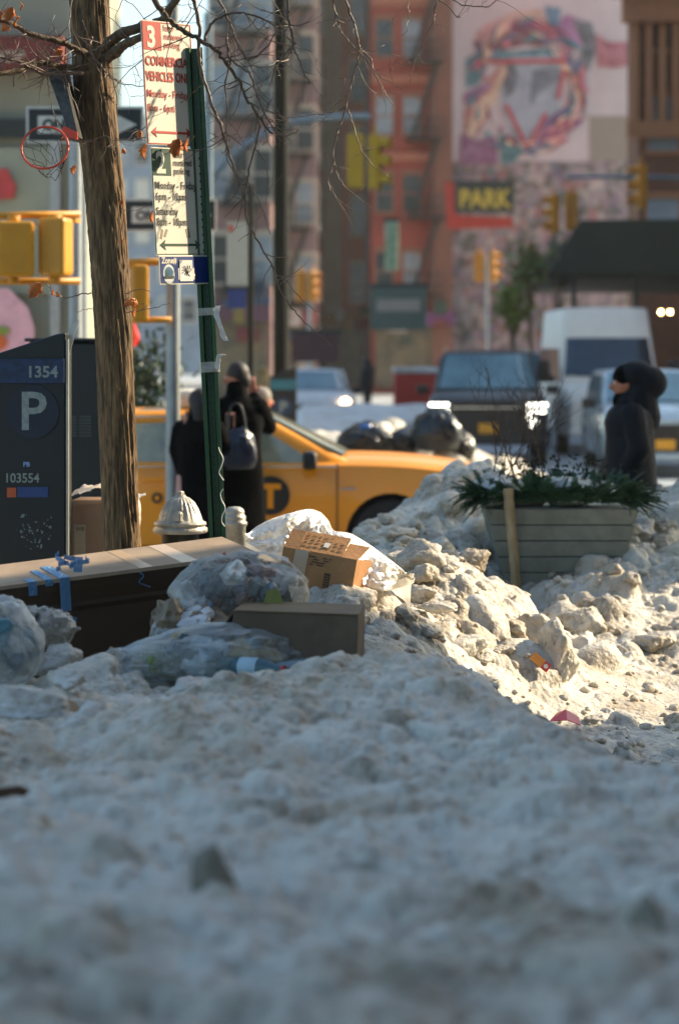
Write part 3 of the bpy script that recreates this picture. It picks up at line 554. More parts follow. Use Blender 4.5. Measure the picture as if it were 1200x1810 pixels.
# ---------------------------------------------------------------- vehicles
TYRE = mat('tyre_rubber', '#15161a', .8); RIM = mat('wheel_rim', '#8d9296', .35, .8); CGL = mat('car_glass', '#0e1d22', .06, var=.3, scale=1, spec=.8)
CHR = mat('chrome_trim', '#c9ccd0', .2, .9); BLK = mat('black_plastic', '#0b0c0d', .45); HLE = mat('lit_headlamp', '#fff6e0', emit=6); HLO = mat('unlit_headlamp', '#9aa4aa', .1); PLT = mat('number_plate_yellow', '#d99a22', .5)
def vehicle(name, label, loc, rz, L, W, H, body, hz=(.72, 1.0), belt=1.0, xa=None, xr=None, wr=.34, axles=None, lights=HLO, cat='car', group='cars in the street', zb=.24, tumble=.80, grille=.5, deck=None, glass=None, plate=None, wtop=.90, pilf=.38, snow=False, lowbody=None, suv=False):
    """x forward. hz = hood height at nose / at cowl; xa = (A base, C base); xr = (roof front, roof rear) measured from the middle"""
    r = empty(name, loc, rz, label, cat, group); h = L/2; wy = W/2; axles = axles or (h-.95, -h+1.05)
    deck = deck or belt; xA, xC = xa; n_, c_ = hz; glass = glass or CGL
    def top(x):
        if x > xA: t = (x-xA)/(h-xA); return c_+(n_-c_)*(t**2.2)
        if x < xC: t = (xC-x)/(xC+h); return deck+(.93-1)*deck*t**2
        return c_+(deck-c_)*(xA-x)/(xA-xC)
    rings = []
    for i in range(41):
        x = -h+L*i/40; e = min(1, (h-abs(x))/.55); w_ = wy*(.80+.20*math.sin(max(0, e)*math.pi/2)); e2 = min(1, (h-abs(x))/.22)
        zt = top(x)-.12*(1-e2)**1.5*(1 if not suv else .6); b = zb+.10*(1-e2); m = b+(zt-b)*.55
        half = [(0, b), (w_*.86, b), (w_*.97, b+.07), (w_, m), (w_*.985, zt-(zt-b)*.22), (w_*.94, zt-.045), (w_*.86, zt), (w_*.4, zt+.03), (0, zt+.035)]
        rings.append([Vector((x, y, z)) for y, z in half]+[Vector((x, -y, z)) for y, z in half[-2:0:-1]])
    mb = MB().rings(rings); me = mb.mesh('t'); t = bpy.data.objects.new('tmp', me); COL.objects.link(t); cut = []
    for ax in axles:
        cm = MB().tube([(ax, -wy-.3, wr), (ax, wy+.3, wr)], wr+.05, 28); co = bpy.data.objects.new('cut', cm.mesh('c')); COL.objects.link(co); cut.append(co)
        bo = t.modifiers.new('b', 'BOOLEAN'); bo.operation = 'DIFFERENCE'; bo.object = co; bo.solver = 'EXACT'
    out = evaluated(t, None)
    for q in cut+[t]: bpy.data.objects.remove(q)
    out.materials.clear(); out.materials.append(body); out.name = 'body'
    bm = bmesh.new(); bm.from_mesh(out)
    for f in bm.faces: f.smooth = True
    for e in bm.edges:
        if len(e.link_faces) == 2 and e.calc_face_angle(0) > R(38): e.smooth = False
    bm.to_mesh(out); bm.free()
    o = bpy.data.objects.new('body', out); COL.objects.link(o); o.parent = r
    # inner wheel housing
    MB().bx(-h+.3, h-.3, -wy*.55, wy*.55, zb+.02, belt*.8).build('underbody', BLK, r)
    # cabin
    R0, R1 = xr
    def roof(x):
        if x > R0: return c_-.02+(H-c_+.02)*max(0, (xA-x)/(xA-R0))
        if x < R1: return deck-.02+(H-deck+.02)*max(0, (x-xC)/(R1-xC))
        return H-.03*abs((x-(R0+R1)/2)/((R0-R1)/2))**2*(0 if suv else 1)
    def hw(z): return wy*(.90+(tumble-.90)*max(0, min(1, (z-belt)/(H-belt))))
    xs = sorted(set([xA-.001, xC+.001]+[xC+(R1-xC)*k/4 for k in (1, 2, 3)]+[R1+(R0-R1)*k/8 for k in range(9)]+[R0+(xA-R0)*k/4 for k in (1, 2, 3)])); rings = []
    for x in xs:
        z = roof(x); b = min(belt, z)-.12; half = [(0, b), (hw(b+.12), b), (hw((b+z)/2), (b+z)/2), (hw(z)*.985, z-.05*(z > belt+.1)), (hw(z)*.93, z-.008), (hw(z)*.5, z+.012), (0, z+.015)]
        rings.append([Vector((x, y, q)) for y, q in half]+[Vector((x, -y, q)) for y, q in half[-2:0:-1]])
    MB().rings(rings).build('cabin', body, r, True)
    # glass: side panes, windscreen, rear screen
    def side(poly, s): return [Vector((x, s*(hw(z)+.012), z)) for x, z in poly]
    def zr(x, m=.09): return roof(x)-m
    pil = R1+(R0-R1)*pilf
    for s in (1, -1):
        fx0 = xA-(xA-R0)*.16
        polys = [[(pil+.04, belt), (fx0-.12, belt), (R0+.02, zr(R0)), (pil+.04, H-.09)], [(pil-.04, belt), (pil-.04, H-.09), (R1+.05, zr(R1)), (R1-(R1-xC)*.45, zr(R1-(R1-xC)*.45)), (R1-(R1-xC)*.62, belt+.02)]]
        for pg in polys:
            vs = side([(x, min(z, max(belt+.05, H-.09)) if z < H*.8 or cat != 'van' else belt+.62) for x, z in pg], s); vi = [v-Vector((0, s*.02, 0)) for v in vs]; n = len(vs)
            MB().add(vs+vi, [tuple(range(n)), tuple(range(2*n-1, n-1, -1))]+[(i, i+n, (i+1) % n+n, (i+1) % n) for i in range(n)]).build('side_window', glass, r)
        MB().box((xA-.35, s*(wy+.10), belt+.06), (.12, .22, .15)).build('side_mirror', BLK, r, True, .03)
    def screen(xb, zb2, xt, zt2, nm):
        n = Vector((zt2-zb2, 0, xb-xt)).normalized()*.012*(1 if xb > xt else 1)
        if n.x*(xb-xt) < 0: n = -n
        vs = []
        for k in range(7):
            for x, z, f in ((xb, zb2, .93), (xt, zt2, .90)):
                u = -1+2*k/6; vs.append(Vector((x-.05*u*u*(1 if xb > xt else -1), u*hw(z)*f, z))+n)
        vi = [v-n*2.2 for v in vs]; fs = []
        for k in range(6): a = 2*k; fs += [(a, a+1, a+3, a+2), (a+14, a+16, a+17, a+15)]
        MB().add(vs+vi, fs+[(0, 14, 15, 1), (12, 13, 27, 26)]).build(nm, glass, r, True)
    screen(xA-(xA-R0)*.07+.03, c_+(H-c_)*.07+.01, xA-(xA-R0)*wtop+.03, c_+(H-c_)*wtop+.01, 'windscreen')
    screen(xC+(R1-xC)*.12-.03, deck+(H-deck)*.12+.01, xC+(R1-xC)*.88-.03, deck+(H-deck)*.88+.01, 'rear_window')
    for ax in axles:
        for s in (1, -1):
            wroot = empty('wheel', (ax, s*(wy-.13), wr)); wroot.parent = r
            MB().tube([(0, -.11, 0), (0, -.10, 0), (0, .10, 0), (0, .11, 0)], [wr-.03, wr, wr, wr-.03], 28).build('tyre', TYRE, wroot, True)
            m_ = MB().tube([(0, s*.09, 0), (0, s*.118, 0)], [wr*.62, wr*.60], 24)
            for k in range(5): a = k*2*math.pi/5; m_.box((math.cos(a)*wr*.33, s*.125, math.sin(a)*wr*.33), (wr*.5, .02, wr*.14), (0, -a, 0))
            m_.build('rim', RIM, wroot)
    for s in (1, -1):
        if not callable(lights):
            MB().ell((h-.13, s*wy*.74, n_-.13), (.12, .2, .065), 12, 8).build('headlight', lights, r, True)
    MB().bx(h-.09, h+.015, -wy*grille, wy*grille, zb+.12, n_-.10).build('grille', BLK, r, bevel=.02)
    MB().bx(h-.15, h+.04, -wy*.84, wy*.84, zb+.02, zb+.16).build('bumper', lowbody or body, r, bevel=.04)
    if plate:
        p_ = MB().bx(h+.042, h+.052, -.15, .15, zb+.2, zb+.35).build('number_plate', plate, r)
    for s in (1, -1):
        MB().bx(-h-.012, -h+.1, s*wy*.62, s*wy*.9, deck*.72, deck*.88).build('tail_light', mat('tail_lamp_red', '#7a1512', .2), r)
    return r
ORANGE = mat('taxi_yellow_paint', '#e89402', .36, var=.03, scale=2, coat=.3)
TX = -1.02
tx = vehicle('taxi', 'yellow-orange taxi seen side-on behind the two people in black coats', (TX, 21.3, .03), 0, 4.9, 1.84, 1.40, ORANGE, (.82, .985), .93, (1.12, -1.95), (.30, -1.05), .33, (1.45, -1.36), cat='taxi', group=None, zb=.2, deck=1.0, pilf=.60, glass=mat('taxi_window_glass', '#a3a288', .08, color2='#3a4f4c', scale=1.6, spec=.8))
TC = MB(); TC.tube([(0, 0, 0), (0, -.006, 0)], .165, 32); tl = TC.build('taxi_emblem', mat('black_decal', '#161410', .5), tx); tl.location = (X(478, 20.37)-TX, -.925, .69)
q = text('T', .27, ORANGE, tl, (0, -.008, -.095), bold=.012, align='CENTER'); 
for i in range(1):
    lg = MB().tube([(0, 0, 0), (0, -.006, 0)], .045, 24).build('emblem', mat('black_decal', ''), tx); lg.location = (X(278, 20.37)-TX, -.93, .67); MB().tube([(0, -.007, 0), (0, -.009, 0)], .022, 12).build('ring', ORANGE, lg)
MB().bx(X(596, 20.37)-TX-.006, X(596, 20.37)-TX+.006, -.924, -.90, .3, .96).bx(X(340, 20.37)-TX-.006, X(340, 20.37)-TX+.006, -.926, -.90, .28, .95).build('door_seam', mat('dark_seam', '#5d3a08'), tx)
MB().bx(X(380, 20.37)-TX, X(420, 20.37)-TX, -.95, -.92, .80, .83).build('door_handle', ORANGE, tx); MB().bx(X(250, 20.37)-TX, X(290, 20.37)-TX, -.945, -.92, .81, .84).build('door_handle', ORANGE, tx)
MB().bx(X(602, 20.37)-TX, X(628, 20.37)-TX, -.932, -.92, .74, .75).build('side_marker', CHR, tx)
MB().bx(-1.3, .35, -.80, -.76, 1.345, 1.36).build('roof_trim', CHR, tx)
MB().box((-.3, 0, 1.49), (.35, .9, .16)).build('roof_sign', mat('taxi_roof_sign', '#cfc8b8', .5), tx, True, .04)

MB().bx(-1.9, 1.0, -.925, -.90, .925, .94).build('belt_trim', CHR, tx)
# the large dark SUV facing us
SB = mat('black_car_paint', '#0d141a', .5, var=.1, coat=.1)
sv = vehicle('suv', 'big dark blue-black SUV facing the camera with bright hooked headlights', (2.62, 43.1, 0), R(-93), 5.4, 2.05, 1.92, SB, (1.14, 1.22), 1.2, (1.35, -2.55), (.62, -2.35), .42, (1.75, -1.5), lights=lambda: 0, cat='suv', group='vehicles facing the camera up the street', zb=.35, tumble=.76, grille=.62, suv=True, glass=mat('blue_grey_windscreen', '#5f8694', .1, color2='#35586a', scale=1.2, spec=.8))
for s in (1, -1):
    MB().bx(2.70, 2.75, s*.66, s*.98, 1.01, 1.05).bx(2.70, 2.75, s*.66, s*.95, .90, .93).bx(2.68, 2.74, s*.66, s*.71, .78, .89).box((2.70, s*.76, .72), (.06, .14, .04), (s*.8, 0, 0)).build('headlight', HLE, sv)
MB().bx(2.71, 2.77, -.6, .6, .97, .99).build('chrome_bar', CHR, sv); MB().bx(2.74, 2.77, -.16, .16, .55, .72).build('number_plate', PLT, sv)
MB().bx(-2.3, .5, .70, .74, 1.93, 1.97).bx(-2.3, .5, -.74, -.70, 1.93, 1.97).build('roof_rail', CHR, sv)
# tall pale delivery van
VAN = mat('dirty_white_van_paint', '#ece6da', .4, var=.1, scale=1.2)
vn = vehicle('delivery_van', 'tall high-roofed dirty white van behind the dark SUV', (X(1087, 44), 47, 0), R(-90), 5.9, 2.02, 2.74, VAN, (1.05, 1.35), 1.35, (2.1, -2.93), (1.25, -2.9), .37, (1.95, -1.7), cat='van', group='vehicles facing the camera up the street', zb=.35, tumble=.80, suv=True, wtop=.58, glass=mat('deep_blue_windscreen', '#16384e', .1, color2='#0f2a3a', scale=1.2, spec=.8))
MB().bx(1.32, 1.36, -.80, .80, 2.36, 2.38).build('roof_seam', mat('van_seam_grey', '#6f6d68'), vn)
for y in (.62, -.62):
    pass
for s in (1, -1): MB().box((1.95, s*1.22, 1.55), (.14, .24, .42)).build('door_mirror', BLK, vn, True, .04)
cr = vehicle('car', 'pale silver-blue car at the right edge behind the person in the hood', (X(1180, 36.5), 38.9, 0), R(-91), 4.7, 1.85, 1.62, mat('silver_blue_car_paint', '#9fb0ba', .25, .3, coat=.5), (.92, 1.1), 1.05, (1.2, -2.1), (.35, -1.7), .36, cat='car', group='vehicles facing the camera up the street', plate=PLT, lights=HLE if False else HLO, suv=True, grille=.7, glass=mat('blue_grey_windscreen', ''))
vehicle('car', 'light grey car queued behind the SUV, only its roof and windscreen showing', (X(845, 68), 70, 0), R(-90), 4.7, 1.85, 1.85, mat('grey_car_paint', '#8e9399', .3, .3, coat=.4), (1.0, 1.15), 1.1, (1.2, -2.1), (.5, -1.9), .36, suv=True, glass=mat('blue_grey_windscreen', ''), group='vehicles facing the camera up the street')
vehicle('car', 'white-roofed car queued between the SUV and the tall van', (X(925, 60), 62, 0), R(-90), 4.9, 1.95, 1.9, mat('white_car_paint', '#c4c6c6', .3, coat=.4), (1.0, 1.15), 1.1, (1.2, -2.1), (.5, -1.9), .36, suv=True, glass=mat('blue_grey_windscreen', ''), group='vehicles facing the camera up the street')
c5 = vehicle('car', 'white car with one glowing headlight beyond the blue parking meter', (X(548, 53), 55, 0), R(-86), 4.6, 1.8, 1.5, mat('white_car_paint', ''), (.86, 1.02), .98, (1.1, -2.0), (.3, -1.6), .34, group='vehicles facing the camera up the street', glass=mat('blue_grey_windscreen', ''))
MB().ell((2.28, .62, .80), (.06, .10, .09), 12, 8).build('lit_headlight', mat('orange_lit_headlamp', '#ffc38a', emit=14), c5, True)

# ---------------------------------------------------------------- traffic signals, poles, signs
YEL = mat('signal_yellow_paint', '#a88a12', .5, var=.12, scale=4); YELO = mat('signal_orange_yellow_paint', '#d0881c', .5, var=.1, scale=4); GALV = mat('galvanised_steel', '#7f8f98', .45, .5); LENS = mat('dark_signal_lens', '#20241c', .2)
POLEG = mat('dark_green_pole_paint', '#0b0f0a', .7, spec=.2)
def signal(loc, rz, m, label, k=1.0, n=3, group='three-lamp traffic signals over the street'):
    r = empty('traffic_signal', loc, rz, label, 'traffic signal', group)
    MB().bx(-.17*k, .17*k, -.1*k, .12*k, -.36*n*k/2, .36*n*k/2).build('housing', m, r, bevel=.03*k)
    for i in range(n):
        z = (.36*(i-(n-1)/2))*k
        pts = [Vector((math.cos(a)*.14*k, -.1*k, z+math.sin(a)*.14*k)) for a in [R(-20)+R(220)*j/10 for j in range(11)]]
        vs = pts+[p+Vector((0, -.2*k, -.02*k)) for p in pts]+[p*1+Vector((0, 0, .012)) for p in pts]+[p+Vector((0, -.2*k, -.008*k)) for p in pts]
        fs = [(a, a+1, a+12, a+11) for a in range(10)]+[(a+22, a+33, a+34, a+23) for a in range(10)]+[(11+a, 12+a, 34+a, 33+a) for a in range(10)]
        MB().add(vs, fs).build('visor', m, r); MB().tube([(0, -.1*k, z), (0, -.112*k, z)], .125*k, 20).build('lens', LENS, r)
    MB().tube([(0, .02, .54*k*n/3), (0, .02, .74*k*n/3)], .03, 8).build('bracket', m, r)
    return r
def armpole(name, label, base, h, pts, rad, m, cat='traffic signal pole', group=None):
    r = empty(name, base, 0, label, cat, group); MB().tube([(0, 0, 0), (0, 0, h)], [rad, rad*.8], 14).build('pole', m, r)
    if pts: MB().tube([Vector(p)-Vector(base) for p in smoothpath(pts, 5)], [rad*.6]*len(smoothpath(pts, 5)), 10).build('mast_arm', m, r)
    MB().lathe([(rad*1.8, 0), (rad*1.8, .1), (rad*1.2, .4)], n=14).build('pole_base', m, r); return r
# big signals on the curved arm
armpole('signal_pole', 'galvanised signal pole with a curved arm reaching over the street', (X(368, 47), 47, 0), 8.5, [P(369, 325, 47), P(400, 285, 47), P(450, 245, 47), P(520, 215, 47), P(600, 207, 47), P(655, 207, 47)], .11, GALV)
signal(P(628, 285, 46.8)+Vector((0, 0, 0)), R(180), YEL, 'yellow signal head on the curved arm seen from behind, the left one of the two', .97)
signal(P(664, 287, 46.8), R(72), YEL, 'yellow signal head on the curved arm turned sideways, its three visors sticking out right', .97)
armpole('signal_pole', 'slim signal pole carrying the small orange signal pair near the lamp post', (X(546, 78), 78, 0), 4.4, None, .07, GALV)
signal(P(532, 506, 77.9), R(200), YELO, 'orange signal of the small pair beside the dark lamp post, left half, seen from behind', .9)
signal(P(554, 506, 77.9), R(52), YELO, 'orange signal of the small pair beside the dark lamp post, right half', .9)
armpole('signal_pole', 'tall pole with a long horizontal arm in front of the painted wall', (X(1260, 66), 66, 0), 9, [P(1258, 318, 66), P(1150, 313, 66), P(1000, 312, 66)], .1, GALV)
signal(P(978, 378, 66), R(-80), YELO, 'orange signal of the pair below the wall painting, its visors pointing left', .98)
signal(P(1009, 374, 66.4), R(180), YELO, 'orange signal of the pair below the wall painting, seen from behind', .98)
signal(P(1131, 330, 62), R(-75), YELO, 'orange signal near the right edge above the dark shed, alone', 1.05)
signal(P(846, 472, 84), R(180), YELO, 'small far orange signal low on the painted wall, left one of two', .95)
signal(P(872, 472, 84), R(70), YELO, 'small far orange signal low on the painted wall, right one of two', .95)
for px in (992,): MB()
# drop rods that carry the far signals
armpole('signal_pole', 'far thin signal pole in front of the graffiti', (X(859, 84.4), 84.4, 0), 5.2, None, .05, GALV)
# pedestrian signals at the left on yellow brackets
r = armpole('signal_pole', 'pale square pole at the left edge holding the yellow pedestrian signals', (X(134, 20), 20, 0), 6.5, None, .06, mat('pale_pole', '#9aa3a6', .5))
def pedsig(px0, px1, py0, py1, d, label, rz):
    c = P((px0+px1)/2, (py0+py1)/2, d); w_ = (px1-px0)*d/FPX; h_ = (py1-py0)*d/FPX
    r = empty('pedestrian_signal', c, rz, label, 'pedestrian signal', 'yellow pedestrian signals on the left corner')
    MB().bx(-w_/2, w_/2, -.1, .12, -h_/2, h_/2).build('housing', mat('signal_ochre_paint', '#c98a10', .45, var=.08), r, bevel=.03)
    MB().bx(-w_/2+.04, w_/2-.04, .121, .13, -h_/2+.04, h_/2-.04).build('lens', LENS, r)
    MB().bx(-w_/2-.01, w_/2+.01, .122, .24, h_/2-.03, h_/2).build('visor', mat('signal_ochre_paint', ''), r)
    return r
pedsig(-5, 61, 392, 490, 18.6, 'wide yellow signal box at the left edge, seen from behind', R(8)); pedsig(73, 124, 385, 488, 18.7, 'narrower yellow signal box nearest the pale pole', R(-14))
pedsig(232, 262, 468, 570, 19.2, 'yellow signal box half hidden behind the tree trunk', R(10))
mb = MB(); OC = mat('signal_ochre_paint', '')
mb.tube([P(-60, 382, 18.7), P(142, 379, 18.9)], .028, 10); mb.tube([P(-60, 498, 18.7), P(142, 497, 18.9)], .026, 10)
for px in (25, 98): mb.tube([P(px, 380, 18.7), P(px, 398, 18.7)], .05, 8); mb.tube([P(px, 485, 18.7), P(px, 500, 18.7)], .045, 8)
tag(mb.build('signal_bracket', OC, None, True), 'pair of yellow pipes clamping the two signal boxes to the pale pole', 'bracket')
mb = MB(); mb.tube([P(215, 464, 19.25), P(303, 463, 19.25)], .03, 10); mb.tube([P(228, 566, 19.25), P(303, 565, 19.25)], .024, 10); tag(mb.build('signal_bracket', OC, None, True), 'yellow bracket behind the trunk fixed to the grey round pole', 'bracket')
r = armpole('sign_pole', 'round grey steel pole behind the woman in black, holding a one-way sign', (X(306, 19.4), 19.4, 0), 5.6, None, .062, mat('brushed_grey_steel', '#8c9294', .4, .5))
SBK = mat('sign_black', '#11120f', .4); SWH = mat('sign_white', '#c9c8bc', .5)
def oneway(px0, px1, py0, py1, d, label):
    c = P((px0+px1)/2, (py0+py1)/2, d); w_ = (px1-px0)*d/FPX; h_ = (py1-py0)*d/FPX
    r = empty('one_way_sign', c, 0, label, 'street sign', 'one-way signs'); b = h_*.07
    MB().bx(-w_/2, w_/2, -.004, .004, -h_/2, h_/2).build('plate', SWH, r); MB().bx(-w_/2+b, w_/2-b, -.007, -.0045, -h_/2+b, h_/2-b).build('panel', SBK, r)
    x0 = -w_/2+w_*.10; x1 = w_*.20; xt = w_/2-w_*.06; a = h_*.24
    MB().prism([(x0, -a), (x1, -a), (x1, -h_*.37), (xt, 0), (x1, h_*.37), (x1, a), (x0, a)], -.010, -.0075).build('arrow', SWH, r)
    text('ONE WAY', h_*.40, SBK, r, (x0+w_*.04, -.011, -h_*.14), sx=.95, bold=.006); return r
oneway(47, 255, 188, 253, 19.1, 'larger upper one-way sign behind the basketball hoop and the trunk')
oneway(217, 384, 351, 410, 23.4, 'smaller lower one-way sign behind the parking signs')
armpole('sign_pole', 'thin pole carrying the lower one-way sign', (X(372, 23.5), 23.5, 0), 4.2, None, .03, GALV)
# lamp posts
armpole('lamp_post', 'tall dark green lamp post rising beside the far parking meter', (X(497, 33), 33, 0), 14, None, .115, POLEG, 'lamp post'); 
r = armpole('sign_pole', 'thin dark pole left of the lamp post with pale parking boards', (X(444, 30), 30, 0), 4.0, None, .04, POLEG, 'sign pole')
bd = MB().bx(-.30, -.04, -.05, -.035, EYE+(618-505)*30/FPX, EYE+(618-392)*30/FPX).build('sign_board', mat('greyed_sign_board', '#a5a89c', .6, var=.1), r)
MB().bx(-.28, -.22, -.058, -.051, EYE+(618-410)*30/FPX, EYE+(618-398)*30/FPX).build('sign_mark', mat('sign_red_mark', '#b04a38'), r)
MB().bx(-.29, -.06, -.05, -.04, EYE+(618-545)*30/FPX, EYE+(618-512)*30/FPX).build('zone_board', mat('zone_blue', '#1f3470', .5), r)
# shop signs down the street
def hung_sign(px0, px1, py0, py1, d, m, name, label, txt=None, tm=None, tsz=.6):
    c = P((px0+px1)/2, (py0+py1)/2, d); w_ = (px1-px0)*d/FPX; h_ = (py1-py0)*d/FPX; r = empty(name, c, 0, label, 'sign')
    MB().bx(-w_/2, w_/2, -.1, .1, -h_/2, h_/2).build('panel', m, r, bevel=.03); MB().bx(-w_/2-.05, w_/2+.05, -.07, .07, h_/2, h_/2+.12).build('rim', DARKMET, r)
    MB().bx(w_*.1, w_*.1+.06, -.03, 3, -.03, .03).build('bracket', DARKMET, r)
    if txt: text(txt, h_*tsz, tm, r, (0, -.11, -h_*tsz*.36), align='CENTER', bold=.03, sx=w_/(h_*tsz*len(txt)*.72))
    return r
hung_sign(803, 909, 325, 376, 92, mat('park_sign_dark', '#2b2f22', .6), 'parking_sign', 'dark sign board with yellow capital letters PARK in front of the painted wall', 'PARK', mat('park_yellow', '#c9a83a', .5), .86)
r = empty('red_frame_sign', P(845, 360, 93), 0, 'thick red L-shaped strip around the PARK sign', 'sign'); sc = 93/FPX
MB().prism([((a-845)*sc, (360-b_)*sc) for a, b_ in ((786, 322), (803, 322), (806, 380), (905, 385), (905, 402), (790, 405))], -.1, .15).build('strip', mat('bright_red_sign', '#b5382a', .5), r)
MB().bx(-.9, -.8, .15, 12, -.05, .05).build('bracket', DARKMET, r)
sg = hung_sign(655, 754, 508, 584, 74, mat('dull_green_sign', '#59665a', .6), 'hanging_sign', 'dull green hanging sign with a pale panel, right of the street centre'); MB().bx(-.68, .66, -.125, -.101, -.08, .3).build('pale_panel', mat('pinkish_panel', '#a8988a', .6), sg)
hung_sign(680, 704, 392, 478, 80, mat('green_white_sign', '#4f7a4c', .6, color2='#a9b8a0', scale=7), 'vertical_sign', 'narrow green and white vertical sign on the red brick house')
hung_sign(515, 600, 590, 640, 70, mat('dark_red_awning', '#5a3a38', .8), 'shop_awning', 'faded dark red shop awning above the white car')
# red container with snow on it
r = empty('dumpster', (X(735, 58), 58, 0), 0, 'bright red container with snow on its lid beyond the white street', 'dumpster'); k = 58/FPX
MB().bx(-38*k, 38*k, -.02, 1.4, .1, EYE-(660-618)*k).build('body', mat('dumpster_red', '#b02a1c', .6), r, bevel=.03); MB().bx(-40*k, 40*k, -.06, 1.45, EYE-(660-618)*k+.002, EYE-(650-618)*k).build('snow_cap', SNOWFAR, r, bevel=.04)
mb = MB()
for k2 in range(4): mb.bx(-.45+k2*.3, -.42+k2*.3, -.05, -.021, .15, 1.3)
mb.build('rib', mat('dumpster_red', ''), r)
# shop plants and a few walkers far off
def person_far(px, d, top, coat, label):
    r = empty('person', (X(px, d), d, .14), R(rnd.uniform(0, 360)), label, 'person', 'far walkers'); h = top-.14
    m = MB(); m.cap((0, 0, h-.14), .09, (0, 0, h-.1), .1); m.cap((0, 0, h*.55), .17, (0, 0, h-.36), .20); m.cap((-.1, 0, .06), .07, (-.09, 0, h*.5), .1); m.cap((.1, .08, .06), .07, (.09, 0, h*.5), .1); m.cap((-.24, 0, h-.4), .07, (-.27, .05, h*.5), .05); m.cap((.24, 0, h-.4), .07, (.27, .08, h*.5), .05)
    melt(m, 'coat_and_body', coat, r, .045, 3); return r
person_far(466, 36, 1.72, mat('tan_coat', '#7a6a4a', .8), 'walker in a tan coat beyond the taxi, left of the blue meter')
person_far(650, 66, 1.75, mat('dark_coat', '#16171a', .8), 'dark walker far down the left pavement')
person_far(780, 88, 1.75, mat('maroon_coat', '#5c2f30', .8), 'walker in maroon far off near the red container')

# ---------------------------------------------------------------- people
SKIN = mat('skin', '#a8674a', .55, var=.05); HAIRD = mat('dark_hair', '#1c130e', .6, var=.3, scale=60, stretch=(1, 1, .1)); BLACKC = mat('black_coat_cloth', '#060606', 1.0, spec=.1, var=.3, scale=12, bump=.9, bscale=9); NAVY = mat('navy_coat_cloth', '#0a0d14', .8, spec=.3, var=.3, scale=12, bump=.9, bscale=9)
TROU = mat('dark_trousers', '#101114', .85); SHOE = mat('black_leather_shoe', '#0c0b0b', .5); EYEM = mat('eye_white', '#d8d4cc', .3); IRIS = mat('dark_iris', '#20140c', .2); LIP = mat('lips', '#8a4438', .5)
def hand(mb, w_, dirv, side, s=1.0, curl=.5):
    """palm, four bent fingers of different length and a thumb from the side of the palm"""
    d = Vector(dirv).normalized(); n = Vector((0, -1, 0)); n = (n-d*n.dot(d)); n = n.normalized() if n.length > .1 else Vector((1, 0, 0)); l = d.cross(n)*side; w_ = Vector(w_)
    for k in (-1.5, -.5, .5, 1.5): mb.cap(w_+l*k*.012*s, .014*s, w_+d*.085*s+l*k*.019*s, .0105*s, 8)
    for k, ln in ((-1.5, .060), (-.5, .074), (.5, .080), (1.5, .070)):
        a = w_+d*.088*s+l*k*.019*s; b = a+(d+n*curl*.3)*ln*.5*s; c = b+(d*(1-curl*.5)+n*curl)*ln*.45*s
        mb.cap(a, .0095*s, b, .0085*s, 8); mb.cap(b, .0085*s, c, .0075*s, 8)
    a = w_+d*.025*s+l*.03*s; b = a+(d*.6+l*.75+n*.2)*.04*s; mb.cap(a, .013*s, b, .010*s, 8); mb.cap(b, .010*s, b+(d*.95+l*.1+n*.4)*.03*s, .009*s, 8)
